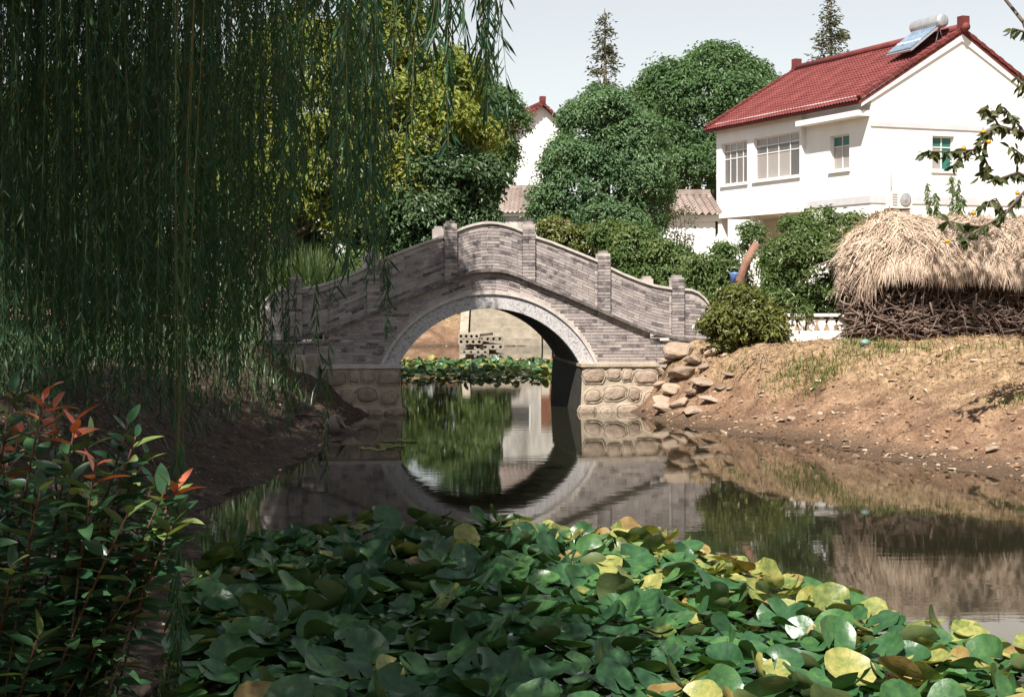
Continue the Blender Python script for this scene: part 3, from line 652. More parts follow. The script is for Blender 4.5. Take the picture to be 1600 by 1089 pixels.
for i, (px, py, y, rx_, rz_, lab) in enumerate(((40, 400, 33, 150, 110, 'dark undergrowth shrub nearest the willow trunk on the left bank'), (190, 410, 34.5, 120, 95, 'dark undergrowth shrub under the middle of the willow curtain'), (330, 400, 36, 110, 95, 'dark undergrowth shrub next to the forked trunk by the bridge'), (440, 400, 37.5, 90, 80, 'dark undergrowth shrub behind the shaded end of the bridge'), (-130, 400, 31, 150, 120, 'dark undergrowth shrub beyond the willow trunk'))):
    shrub('undergrowth_shrub', lab, (X(px, y), y), [pxblob(px, py, y, rx_ * .7, rz_, 1.0), pxblob(px - rx_ * .5, py + 30, y - .3, rx_ * .5, rz_ * .75, .8), pxblob(px + rx_ * .5, py + 25, y + .2, rx_ * .5, rz_ * .8, .8), pxblob(px, py + 70, y - .5, rx_ * .9, rz_ * .4, .7)], 1100, 18, .24, .15, .4, M['glossy'], 'undergrowth behind the willow', inner=.1)
for i, (px, py, y, rx_, rz_, lab) in enumerate(((600, 400, 73, 75, 75, 'tall thicket at the top of the far bank behind the yellow-green tree'), (690, 395, 74, 70, 80, 'tall thicket at the top of the far bank straight beyond the arch'), (760, 420, 72.5, 30, 50, 'low thicket at the head of the far concrete steps'), (915, 420, 73, 40, 60, 'thicket beside the old tiled house behind the round camphor tree'))):
    shrub('far_thicket', lab, (X(px, y), y), [pxblob(px, py, y, rx_, rz_, 1.4), pxblob(px - rx_ * .5, py + 30, y - .6, rx_ * .6, rz_ * .7, 1.1), pxblob(px + rx_ * .4, py + 25, y - .5, rx_ * .6, rz_ * .7, 1.1)], 1000, 16, .4, .24, .45, M['shrub'], 'thickets on the far bank', inner=.1, sub=5)
# pollarded stump with sprouting crown
pb = P(1150, 470, 33.0); sb = (pb.x, 33.0, gz(pb.x, 33.0) - .05); st = empty('pollarded_tree', sb); tag(st, 'leaning reddish cut-off tree trunk with a green tuft of sprouts behind it', 'tree')
mb = MB(); e1, e2, e3 = (P(1158, 435, 33) - V3(sb)), (P(1166, 410, 33) - V3(sb)), (P(1183, 380, 33) - V3(sb)); mb.tube([(-.02, 0, -.05), e1, e2, e3], [.13, .11, .10, .085], 10); mb.build('trunk', M['bark_red'], st)
mb = MB(); mb.tube([e1 + V3((0, .1, -.2)), P(1176, 372, 33.5) - V3(sb)], [.04, .02], 6); mb.build('limb', M['bark_red'], st)
link('crown', crown_mesh('crown', [(tuple(P(1177, 368, 33.6) - V3(sb)), (.36, .4, .36)), (tuple(P(1170, 395, 33.6) - V3(sb)), (.3, .3, .25))], 90, 20, .13, .10, .35, M['shrub']), st)
# pale reeds behind the left parapet
def blades(n, cx, cy, sx, sy, h0, h1, wid, material, lean=.35, zfun=gz):
    xs = rng.normal(cx, sx, n); ys = rng.normal(cy, sy, n); zz = ground(xs, ys) - .02
    ang = rng.uniform(0, 6.283, n); ln = rng.uniform(h0, h1, n); le = rng.uniform(.05, lean, n)
    d = np.stack([np.cos(ang) * le, np.sin(ang) * le, np.ones(n)], 1); s = np.stack([-np.sin(ang), np.cos(ang), np.zeros(n)], 1) * wid
    p = np.stack([xs, ys, zz], 1); m = p + d * ln[:, None] * .55; t = p + d * ln[:, None] * np.array([1.7, 1.7, .92])
    V = np.stack([p - s * .5, p + s * .5, m - s * .5, m + s * .5, t], 1).reshape(-1, 3)
    T = (np.arange(n)[:, None, None] * 5 + np.array([[0, 1, 3], [0, 3, 2], [2, 3, 4]])[None]).reshape(-1, 3)
    return V, T, np.repeat(rng.random(n), 3)
V, T, r_ = blades(3200, X(515, 35.2), 35.2, .75, .25, 1.5, 2.7, .04, M['reed'], .3); kp = V.reshape(-1, 5, 3)[:, 0, 2] > .75; V = V.reshape(-1, 5, 3)[kp].reshape(-1, 3); T = T[:len(V) // 5 * 3]; r_ = r_[:len(T)]; me = np_mesh('reed_clump', V, T, r_, M['reed'])
tag(link('reed_clump', me), 'pale green reeds standing behind the shaded left parapet', 'reeds', kind='stuff')

# ------------------------------------------------------------------ the white house with the red roof
HC = V3((10.52, 45, 0)); HR = math.atan2(.368, .93)
HG = 1.75
house = empty('white_house', (HC.x, HC.y, HG), HR); tag(house, 'two-storey white rendered house with red tiled gable roof above the bank', 'house')
HWID, HLEN, HEAV = 6.42, 8.96, 8.16 - HG; HSLAB = 5.15 - HG; HRID = 10.22 - HG
def fac(px, py):
    a = (px - 800) / F; L = (10.52 - 45 * a) / (.368 + .93 * a); return L, H + (Y0 - py) / F * (45 + .93 * L) - HG
def gab(px, py):
    a = (px - 800) / F; t = (45 * a - 10.52) / (.93 - .368 * a); return t, H + (Y0 - py) / F * (45 + .368 * t) - HG
def wall_cells(mb, axis, p0, th, a0, a1, z0, z1, holes):
    As = sorted({a0, a1, *[h for q in holes for h in q[:2]]}); Zs = sorted({z0, z1, *[h for q in holes for h in q[2:]]})
    for i in range(len(As) - 1):
        for j in range(len(Zs) - 1):
            ca, cz = (As[i] + As[i + 1]) / 2, (Zs[j] + Zs[j + 1]) / 2
            if any(q[0] < ca < q[1] and q[2] < cz < q[3] for q in holes): continue
            if axis == 'x': mb.bb(p0, p0 + th, As[i], As[i + 1], Zs[j], Zs[j + 1])
            else: mb.bb(As[i], As[i + 1], p0, p0 + th, Zs[j], Zs[j + 1])
def rect(f, x0, x1, y0, y1):
    a, zt_ = f(x0, y0); b, _ = f(x1, y0); _, zb_ = f((x0 + x1) / 2, y1); _, zt2 = f((x0 + x1) / 2, y0)
    return (min(a, b), max(a, b), zb_, zt2)
w1 = rect(fac, 1133, 1173, 222, 288); w2 = rect(fac, 1183, 1255, 211, 279); w3 = rect(fac, 1297, 1327, 211, 266); w4 = rect(gab, 1457, 1491, 213, 267)
LB = fac(1258, 250)[0]
PX = -.14                      # the glazed balcony half of the facade stands a little proud
mb = MB()
wall_cells(mb, 'x', 0, .24, 0, LB, 0, HEAV, [w3]); mb.build('wall', M['white'], house)
mb = MB(); wall_cells(mb, 'x', PX, .24, LB, HLEN, HSLAB - .1, HEAV - .02, [w1, w2]); mb.build('wall', M['white'], house)
mb = MB(); mb.bb(.1, .3, LB - .24, LB, HSLAB, HEAV - .03); mb.bb(PX + .24, HWID, HLEN - .24, HLEN, 0 + HSLAB, HEAV); mb.bb(1.6, HWID, HLEN - .24, HLEN, 0, HSLAB); mb.bb(HWID - .24, HWID, .25, HLEN - .24, 0, HEAV); mb.build('wall', M['white'], house)
mb = MB(); wall_cells(mb, 'y', 0.002, .24, .24, HWID, 0, HEAV, [w4])
mb.build('wall', M['white'], house)
for y0 in (.002, HLEN - .24):
    mb = MB(); mb.add([(.0, y0, HEAV), (HWID, y0, HEAV), (HWID / 2, y0, HRID - .16), (.0, y0 + .24, HEAV), (HWID, y0 + .24, HEAV), (HWID / 2, y0 + .24, HRID - .16)], [(0, 1, 2), (5, 4, 3), (0, 3, 4, 1), (1, 4, 5, 2), (2, 5, 3, 0)]); mb.build('gable_wall', M['white'], house)
# recessed porch on the ground floor, slab above it, columns
mb = MB(); wall_cells(mb, 'x', 1.6, .2, LB, HLEN - .24, 0, HSLAB - .12, []); mb.bb(.24, 1.6, LB - .22, LB, 0, HSLAB - .12); mb.build('porch_wall', M['cream'], house)
mb = MB(); mb.bb(PX - .07, HWID - .25, LB + .01, HLEN - .01, HSLAB - .26, HSLAB - .1 - .003); mb.build('floor_slab', M['white'], house)
for L_ in (fac(1180, 330)[0], HLEN - .2):
    mb = MB(); mb.bb(PX + .02, PX + .26, L_ - .13, L_ + .13, 0, HSLAB - .26); mb.build('column', M['white'], house)
for (px0, px1) in ((1206, 1216), (1232, 1247)):
    L0, L1 = LB + .3 + (1247 - px1) * .03, LB + .3 + (1247 - px1) * .03 + .9
    mb = MB(); mb.bb(1.57, 1.6, L0, L1, 0 if px0 < 1210 else .9, 2.3); d_ = mb.build('door' if px0 < 1210 else 'porch_window', M['brownwood'], house)
    mb = MB(); mb.bb(1.555, 1.568, L0 + .1, L1 - .1, 1.1, 2.15); mb.build('pane', M['glass'], d_)
# bands and canopy
mb = MB(); mb.bb(-.02, HWID, -.03, .001, gab(1420, 196)[1] - .08, gab(1420, 196)[1] + .07); mb.build('band', M['band'], house)
mb = MB(); mb.bb(-.02, HWID, -.025, .001, HSLAB - .16, HSLAB + .06); mb.build('band', M['band'], house)
mb = MB(); mb.bb(-.03, .0, .0, LB, HSLAB - .16, HSLAB + .06); mb.build('band', M['band'], house)
zc = fac(1300, 192)[1]
mb = MB(); mb.bb(-.42, .0, .06, LB - .1, zc, zc + .16); mb.build('canopy', M['white'], house)
mb = MB(); mb.bb(-.2, -.005, 0, HLEN, HEAV - .16, HEAV + .02); mb.build('cornice', M['white'], house)
# verge boards on the gable
for sg in (0, 1):
    a = V3((-.36 if sg == 0 else HWID + .36, 0, HEAV - .24)); b = V3((HWID / 2, 0, HRID - .05)); vs = []
    for (off, y) in ((0, -.05), (0, .0), (.26, .0), (.26, -.05)):
        vs += [(a.x, y, a.z - off + .14), (b.x, y, b.z - off)]
    mb = MB(); mb.add(vs, [(0, 1, 3, 2), (2, 3, 5, 4), (4, 5, 7, 6), (6, 7, 1, 0), (0, 2, 4, 6), (1, 7, 5, 3)]); mb.build('verge_board', M['white'], house)
# roof tiles: corrugated courses that step
def tiled_slope(x0, z0, x1, z1, y0, y1, pitch=.16, row=.21, amp=.022, step=.025, rowoff=0):
    sl = V3((x1 - x0, 0, z1 - z0)); ln = sl.length; sl.normalize(); nrm = V3((-sl.z, 0, sl.x))
    if nrm.z < 0: nrm = -nrm
    ny = int((y1 - y0) / pitch) * 4 + 1; nr = int(ln / row)
    vs = []; fs = []; rr = []
    for r in range(nr):
        for e in (0, 1):
            d = (r + e) * ln / nr; lift = step * (1 - e)
            for j in range(ny):
                y = y0 + (y1 - y0) * j / (ny - 1); hh = amp * math.cos(2 * math.pi * j / 4) + lift + .015 * math.sin(y * 1.7 + r)*.4
                vs.append((x0 + sl.x * d + nrm.x * hh, y, z0 + sl.z * d + nrm.z * hh))
    for k in range(2 * nr - 1):
        for j in range(ny - 1): fs.append((k * ny + j, k * ny + j + 1, (k + 1) * ny + j + 1, (k + 1) * ny + j)); rr.append(((k // 2 * 131 + (j + 2) // 4 * 71) * 0.6180339) % 1)
    m = MB(); m.v = vs; m.f = fs; m.r = rr; m.sm = [False] * len(fs); return m
OV = .42
rf = MB()
for sg in (0, 1):
    xo = -OV if sg == 0 else HWID + OV; zo = HEAV - OV * (HRID - HEAV) / (HWID / 2) + .08
    rf.add([(xo, -.06, zo), (xo, HLEN + .3, zo), (HWID / 2, HLEN + .3, HRID), (HWID / 2, -.06, HRID), (xo, -.06, zo - .1), (xo, HLEN + .3, zo - .1), (HWID / 2, HLEN + .3, HRID - .1), (HWID / 2, -.06, HRID - .1)],
           [(0, 1, 2, 3), (7, 6, 5, 4), (0, 4, 5, 1), (0, 3, 7, 4), (1, 5, 6, 2)])
rfo = rf.build('roof', M['roof'], house)
for sg in (0, 1):
    xo = -OV - .05 if sg == 0 else HWID + OV + .05; zo = HEAV - (OV + .05) * (HRID - HEAV) / (HWID / 2) + .11
    tag(tiled_slope(xo, zo, HWID / 2, HRID + .03, -.05, HLEN + .28).build('tile_courses', M['roof'], rfo), kind='stuff')
mb = MB(); mb.tube([(HWID / 2, -.27, HRID + .09), (HWID / 2, HLEN + .36, HRID + .09)], [.13, .13], 10); mb.build('ridge_cap', M['roof'], rfo)
for y in (-.1, HLEN + .2):
    mb = MB(); mb.bb(HWID / 2 - .13, HWID / 2 + .13, y - .13, y + .13, HRID + .05, HRID + .42); mb.build('ridge_finial', M['roof'], rfo)
for yy in (0.0, HLEN + .28):
    for sg in (0, 1):
        xo = -OV - .02 if sg == 0 else HWID + OV + .02; zo = HEAV - OV * (HRID - HEAV) / (HWID / 2) + .12
        mb = MB(); n = 22
        for i in range(n):
            t = (i + .5) / n; p = V3((xo + (HWID / 2 - xo) * t, yy, zo + (HRID - zo) * t)); an = math.atan2(HRID - zo, HWID / 2 - xo)
            mb.box((p.x, p.y, p.z + .06), (3.9 / n * 1.02, .2, .09 + .03 * (i % 2)), Matrix.Rotation(-an, 3, 'Y'))
        mb.build('verge_tiles', M['roof'], rfo)
# windows
def window(axis, r, p, cols, rows, pat):
    a0, a1, z0, z1 = r; fr = MB(); t = .035
    def bar(u0, u1, v0, v1, d=0.0, m=fr):
        if axis == 'x': m.bb(p + d, p + d + .05, u0, u1, v0, v1)
        else: m.bb(u0, u1, p + d, p + d + .05, v0, v1)
    bar(a0, a1, z0, z0 + .05); bar(a0, a1, z1 - .05, z1); bar(a0, a0 + .05, z0 + .05, z1 - .05); bar(a1 - .05, a1, z0 + .05, z1 - .05)
    us = [a0 + (a1 - a0) * i / cols for i in range(cols + 1)]; vs = [z0 + (z1 - z0) * q for q in rows]
    for u in us[1:-1]: bar(u - t / 2, u + t / 2, z0 + .05, z1 - .05, .003)
    for v in vs[1:-1]: bar(a0 + .05, a1 - .05, v - t / 2, v + t / 2, .006)
    w = fr.build('window', M['frame'], house)
    for i in range(cols):
        for j in range(len(vs) - 1):
            g = MB(); bar(us[i] + .012, us[i + 1] - .012, vs[j] + .012, vs[j + 1] - .012, .022 - .0 + .0, g)
            for k, q in enumerate(g.v): g.v[k] = q
            kind = pat(i, j); g.build('pane' if kind != 'green_blind' else 'blind', M[kind], w)
    s = MB()
    if axis == 'x': s.bb(p - .16, p - .001, a0 - .06, a1 + .06, z0 - .07, z0 - .002)
    else: s.bb(a0 - .06, a1 + .06, p - .14, p - .001, z0 - .07, z0 - .002)
    s.build('sill', M['white'], w)
rows3 = [0, .62, .80, 1]
window('x', w1, PX + .1, 4, rows3, lambda i, j: 'curtain' if j == 2 else 'glass')
window('x', w2, PX + .1, 4, rows3, lambda i, j: 'curtain' if j == 2 or (j == 0 and i in (1, 2, 3)) else 'glass')
window('x', w3, .1, 2, [0, .68, 1], lambda i, j: 'green_blind' if j == 1 else 'curtain')
window('y', w4, .1, 2, [0, .68, 1], lambda i, j: 'green_blind' if (j == 1 or i == 1) else 'curtain')
# downpipe/cable and air conditioner on the gable, solar heater on the roof
t_, z_ = gab(1390, 315); mb = MB(); zc2 = gab(1388, 215)[1]
mb.tube([(t_ - .12, -.03, zc2), (t_ - .1, -.045, zc2 - .3), (t_, -.05, (z_ + zc2) / 2), (t_ + .02, -.05, z_ + .2)], [.018] * 4, 6); mb.build('cable_pipe', M['band'], house)
wm = house.matrix_basis
ac = empty('air_conditioner', wm @ V3((t_ + .08, -.36, z_ - .22)), HR); tag(ac, 'white outdoor air conditioner unit bracketed to the gable wall', 'air conditioner')
mb = MB(); mb.bb(-.36, .36, -.13, .15, 0, .5); mb.build('casing', M['white_conc'], ac)
for (x_, z2) in ((.12, .25),):
    mb = MB(); mb.lathe([(.2, -.01), (.2, .012), (.16, .014), (.05, .014), (.04, .02)], 20, (x_, -.131, z2), Matrix.Rotation(math.pi / 2, 3, 'X')); mb.build('fan_grille', M['metal'], ac)
for k in range(5):
    mb = MB(); mb.bb(-.33, -.16, -.14, -.129, .08 + k * .075, .115 + k * .075); mb.build('vent_slat', M['metal'], ac)
for x_ in (-.28, .28):
    mb = MB(); mb.bb(x_ - .02, x_ + .02, -.14, .34, -.045, -.001); mb.bb(x_ - .018, x_ + .018, .28, .338, -.28, -.046); mb.build('bracket', M['brownwood'], ac)
# solar water heater: tilted collector and drum on legs
sx = HWID / 2 - .95; sz = HRID - .95 * (HRID - HEAV) / (HWID / 2)
sh = empty('solar_water_heater', wm @ V3((sx, 1.0, sz + .04)), HR); tag(sh, 'solar water heater with drum tank on the red roof by the gable', 'solar heater')
ang = math.atan2(.95, 1.25)
mb = MB(); mb.box((-.05, 0, .36), (1.35, 1.25, .05), Matrix.Rotation(-ang, 3, 'Y')); pn = mb.build('collector_frame', M['metal'], sh)
for i in range(10):
    mb = MB(); q = -.54 + i * .12; d_ = Matrix.Rotation(-ang, 3, 'Y'); mb.tube([d_ @ V3((-.62, q, .05)) + V3((-.05, 0, .36)), d_ @ V3((.62, q, .05)) + V3((-.05, 0, .36))], [.035, .035], 8); mb.build('vacuum_tube', M['panel'], pn)
mb = MB(); Mx = Matrix.Rotation(math.pi / 2, 3, 'X'); mb.lathe([(.10, -.72), (.2, -.70), (.21, -.66), (.21, .66), (.2, .70), (.1, .72)], 20, (.52, 0, .90), Mx); mb.build('tank', M['metal'], sh)
for y_ in (-.5, .5):
    mb = MB(); mb.tube([(.52, y_, .74), (.40, y_, .22)], [.02, .02], 6); mb.tube([(.52, y_, .74), (.66, y_, .38)], [.02, .02], 6); mb.build('leg', M['metal'], sh)

# ------------------------------------------------------------------ other houses
def small_house(name, label, px0, px1, pyr, pye, y, rz, depth, roofm, wallm, wallz=None, eave=.3, gable=False, courses=True):
    x0, x1 = X(px0, y), X(px1, y); wdt = x1 - x0; g0 = gz((x0 + x1) / 2, y) - .3
    ze = Zp(pye, y) - g0; zr = Zp(pyr, y) - g0
    h = empty(name, ((x0 + x1) / 2, y, g0), rz); tag(h, label, 'house')
    mb = MB(); hw = wdt / 2
    mb.bb(-hw, hw, 0, depth, 0, ze)
    if gable: mb.add([(-hw, 0, ze), (hw, 0, ze), (0, 0, zr - .05), (-hw, depth, ze), (hw, depth, ze), (0, depth, zr - .05)], [(0, 1, 2), (5, 4, 3), (1, 4, 5, 2), (2, 5, 3, 0)])
    else: mb.add([(-hw, 0, ze), (-hw, depth, ze), (-hw, depth / 2, zr - .05), (hw, 0, ze), (hw, depth, ze), (hw, depth / 2, zr - .05)], [(0, 2, 1), (3, 4, 5), (0, 3, 5, 2), (1, 2, 5, 4)])
    mb.build('wall', wallm, h)
    if gable:
        for sg in (0, 1):
            xo = (-hw - eave) if sg == 0 else hw + eave; sl = (zr - ze) / hw
            m = tiled_slope(xo, ze - eave * sl + .05, 0, zr + .03, -.3, depth + .3, .3, .35, .03, .03); m.build('roof', roofm, h)
            b = MB(); n = 10
            for i in range(n):
                t = (i + .5) / n; b.box((xo * (1 - t), -.3, ze - eave * sl + .06 + (zr - ze + eave * sl) * t), (abs(xo) / n * 1.1, .2, .16), Matrix.Rotation(math.atan2(zr - ze + eave * sl, -xo) * -1 if xo < 0 else math.atan2(zr - ze + eave * sl, xo), 3, 'Y'))
            b.build('verge_tiles', roofm, h)
        mb = MB(); mb.bb(-.15, .15, -.4, depth + .3, zr, zr + .16); mb.bb(-.16, .16, -.42, -.1, zr + .16, zr + .45); mb.build('ridge_cap', roofm, h)
    else:
        sl = (zr - ze) / (depth / 2)
        for sg in (0, 1):
            yo = -eave if sg == 0 else depth + eave
            m = tiled_slope(yo, ze - eave * sl + .05, depth / 2, zr + .03, -hw - .2, hw + .2, .22, .24, .045, .035)
            m.v = [(v[1], v[0], v[2]) for v in m.v]; m.f = [tuple(reversed(q)) for q in m.f]; m.build('roof', roofm, h)
        mb = MB(); mb.bb(-hw - .2, hw + .2, depth / 2 - .1, depth / 2 + .1, zr, zr + .18); mb.build('ridge_cap', roofm, h)
        mb = MB(); mb.bb(-hw - .1, hw + .1, -.12, -.001, ze - .25, ze - .02); mb.build('cornice', M['white'], h)
    return h
small_house('distant_house', 'distant white house gable with red tiled verge between two camphor trees', 800, 892, 164, 205, 90, math.radians(14), 9, M['roof'], M['white'], gable=True)
h2 = small_house('grey_roofed_house', 'low white house with grey tiled roof beside the two-storey house', 985, 1118, 298, 334, 50, math.radians(2), 4.6, M['grey_roof'], M['white'])
mb = MB(); mb.bb(1.05, 1.35, -.03, .02, .1, 2.2); d_ = mb.build('door', M['brownwood'], h2); mb = MB(); mb.bb(1.28, 1.31, -.05, -.03, 1.0, 1.12); mb.build('handle', M['metal'], d_)
h3 = small_house('old_tiled_house', 'old white-walled house with grey tiles glimpsed left of the round camphor tree', 786, 866, 290, 330, 74, math.radians(-3), 5, M['grey_roof'], M['old_wall'])
mb = MB(); mb.bb(.6, 1.3, -.03, .02, .3, 2.4); mb.build('door', M['brownwood'], h3)
mb = MB(); mb.bb(-1.0, 0.1, -.03, .02, 1.2, 2.4); w_ = mb.build('window', M['frame'], h3); mb = MB(); mb.bb(-.92, .02, -.045, -.031, 1.28, 2.32); mb.build('pane', M['glass'], w_)

# ------------------------------------------------------------------ thatched woodpile
hx0, hx1, hy = X(1338, 29.2), 11.6, 29.2
hzb = gz(8.5, 29.4) - .05
wp = empty('thatched_woodpile', (8.8, 30.2, hzb)); tag(wp, 'long stack of brushwood sticks under a shaggy straw thatch', 'woodpile')
WB = V3((8.8, 30.2, hzb))
mb = MB(); mb.bb(hx0 + .22 - 8.8, hx1 - 8.8, -.72, 1.1, -.05, 1.5); mb.build('pile_core', M['darkpile'], wp)
sticks = []
for i in range(1900):
    x = R.uniform(hx0 + .05, 11.5); z = R.uniform(.04, 1.42); fr = R.random()
    ln = R.uniform(.35, 1.3); r = R.uniform(.007, .021)
    if fr < .62: d_ = V3((R.uniform(-1, 1), R.uniform(-.25, .25), R.gauss(-.05, .28)))
    elif fr < .9: d_ = V3((R.gauss(0, .35), -1, R.gauss(0, .25)))
    else: d_ = V3((R.gauss(0, .5), R.gauss(0, .3), R.choice((-1, 1))))
    d_.normalize(); yv = -.84 + R.uniform(-.10, .14) - (.10 if z < .6 else 0)
    if fr > .62 and fr < .9: ln *= .5; yv = -.62
    c = V3((x - 8.8, yv, z)); sticks.append((c, d_, ln, r))
for i in range(260):    # left end of the stack
    z = R.uniform(.04, 1.3); y = R.uniform(-.8, .9); d_ = V3((R.gauss(0, .5), R.gauss(0, .8), R.gauss(0, .3))).normalized()
    sticks.append((V3((hx0 + .14 - 8.8 + R.uniform(-.08, .1), y, z)), d_, R.uniform(.25, .7), R.uniform(.008, .02)))
sticks.sort(key=lambda q: -q[2] * q[3] * (1 if q[0].x < 1.1 else .1) * (1 if abs(q[1].y) < .5 else .4))
sm = MB()
def stick_geo(m, c, d_, ln, r):
    s = V3((R.gauss(0, 1), R.gauss(0, 1), R.gauss(0, 1))) * ln * .04
    z0 = lambda p: V3((p.x, p.y, max(p.z, .02)))
    m.tube([z0(c - d_ * ln / 2), z0(c + s), z0(c + d_ * ln / 2)], [r, r * .95, r * .7], 5)
pm = []
for k in range(10):
    s, t = R.uniform(-.05, .05), R.uniform(-.05, .05); m = MB(); rr = .016
    m.tube([(-.5, 0, 0), (-.15, s, t), (.2, -s * .5, -t), (.5, 0, 0)], [rr, rr * .95, rr * .85, rr * .55], 5); pm.append(m.mesh('stick', M['stick_o']))
for i, (c, d_, ln, r) in enumerate(sticks):
    lowz = abs(d_.z) * ln / 2; c.z = max(c.z, lowz + .02)
    if i < 300:
        o = link('stick', pm[i % 10], wp, c); o.rotation_euler = d_.to_track_quat('X', 'Z').to_euler(); o.scale = (ln, r / .016, r / .016)
    else: stick_geo(sm, c, d_, ln, r)
tag(sm.build('brushwood', M['stick'], wp), kind='stuff')
# thatch
def thatch_pt(x, th, k=1.0):
    """x world, th 0 = front eave, pi = back eave"""
    e = 1.0
    if x < hx0 + .75: t = (hx0 + .75 - x) / .85; e = math.sqrt(max(.02, 1 - t * t))
    sag = .03 * math.sin(x * 1.9) + .05 * math.sin(x * 4.3 + 1) + .025 * math.sin(x * 9.7)
    c = math.cos(th); s = math.sin(th)
    return V3((x - 8.8, -1.22 * e * k * math.copysign(abs(c) ** .75, c), 1.36 + sag * .6 + (1.02 + sag * .5) * (abs(s) ** .8) * e ** .7 * k))
us_ = np.linspace(hx0 - .08, 11.7, 60); vs = []; fs = []
NT = 22
for x in us_:
    for j in range(NT):
        p = thatch_pt(x, math.pi * j / (NT - 1), .97); vs.append(p + V3((0, 0, .03 * math.sin(x * 9 + j * 2))))
for i in range(59):
    for j in range(NT - 1): fs.append((i * NT + j, (i + 1) * NT + j, (i + 1) * NT + j + 1, i * NT + j + 1))
fs.append(tuple(range(NT))); fs.append(tuple((59 * NT + j) for j in range(NT - 1, -1, -1)))
mb = MB(); mb.add(vs, fs, None, True); thb = mb.build('thatch', M['strawbase'], wp)
Vt = []; Tt = []; Rt = []; nb = 0
for i in range(15000):
    x = R.uniform(hx0 - .08, 11.6); th = math.pi * (R.random() ** 1.15) * .62
    edge = R.random()
    if i < 3600: th = R.uniform(0.0, .16)
    p0 = thatch_pt(x, th, 1.0); p1 = thatch_pt(x + R.gauss(0, .06), max(0, th - R.uniform(.12, .3)), 1.0)
    d_ = (p1 - p0) + V3((R.gauss(0, .16) + .12 * math.sin(x * 2.3 + th * 3), R.gauss(0, .04), R.gauss(0, .04)))
    if th < .16: d_ = V3((R.gauss(0, .22), -.12 + R.gauss(0, .1), -1))
    if x < hx0 + .5 and R.random() < .5: d_ = V3((-.35 + R.gauss(0, .2), R.gauss(-.05, .2), -.9))
    if d_.length < 1e-4: continue
    d_.normalize(); ln = R.uniform(.16, .46)
    if x < hx0 + .35: ln *= R.uniform(1.0, 2.1)
    nrm = V3((0, p0.y, (p0.z - 1.36) + .25)); nrm.normalize()
    s = d_.cross(nrm); s = s.normalized() if s.length > 1e-3 else V3((1, 0, 0)); wd = R.uniform(.004, .009); lift = nrm * R.uniform(.0, .06)
    a = p0 + lift * .4; m_ = p0 + d_ * ln * .5 + lift; e_ = p0 + d_ * ln + lift * R.uniform(0, 1.2) + V3((0, 0, -.05 * ln))
    Vt += [a - s * wd, a + s * wd, m_ - s * wd, m_ + s * wd, e_]
    Tt += [(nb, nb + 1, nb + 3), (nb, nb + 3, nb + 2), (nb + 2, nb + 3, nb + 4)]; nb += 5; Rt += [R.random()] * 3
tag(link('straw', np_mesh('straw', np.array([tuple(v) for v in Vt]), np.array(Tt), Rt, M['straw']), thb), kind='stuff')

# ------------------------------------------------------------------ white balustrade by the woodpile
by = 30.6; bx0, bx1 = X(1222, by), X(1345, by); bz = gz(X(1285, by), by) - .03
bal = empty('concrete_balustrade', ((bx0 + bx1) / 2, by, bz)); tag(bal, 'low white concrete balustrade with diamond openings between shrub and woodpile', 'balustrade')
bl = bx1 - bx0; bh = Zp(490, by) - bz
mb = MB(); mb.bb(-bl / 2, bl / 2, -.08, .08, bh - .06, bh); mb.build('top_rail', M['white_conc'], bal)
mb = MB(); mb.bb(-bl / 2, bl / 2, -.07, .07, -.05, bh * .42); mb.build('base', M['white_conc'], bal)
nb_ = 8; z0, z1 = bh * .42, bh - .06
for i in range(nb_ + 1):
    u = -bl / 2 + bl * i / nb_; q = bl / nb_; mb = MB(); prof = [(z0, .42), (z0 + (z1 - z0) * .12, .40), (z0 + (z1 - z0) * .5, .12), (z0 + (z1 - z0) * .88, .40), (z1, .42)]
    prof = [(z0, .14), (z0 + (z1 - z0) * .5, .44), (z1, .10)]
    vs = []
    for (z, w_) in prof: vs += [(u - w_ * q, -.03, z), (u + w_ * q, -.03, z), (u + w_ * q, .03, z), (u - w_ * q, .03, z)]
    fs = []
    for a in range(len(prof) - 1):
        for k in range(4): fs.append((a * 4 + k, a * 4 + (k + 1) % 4, a * 4 + 4 + (k + 1) % 4, a * 4 + 4 + k))
    fs += [(3, 2, 1, 0), tuple((len(prof) - 1) * 4 + k for k in range(4))]
    mb.add(vs, fs); mb.build('baluster', M['white_conc'], bal)

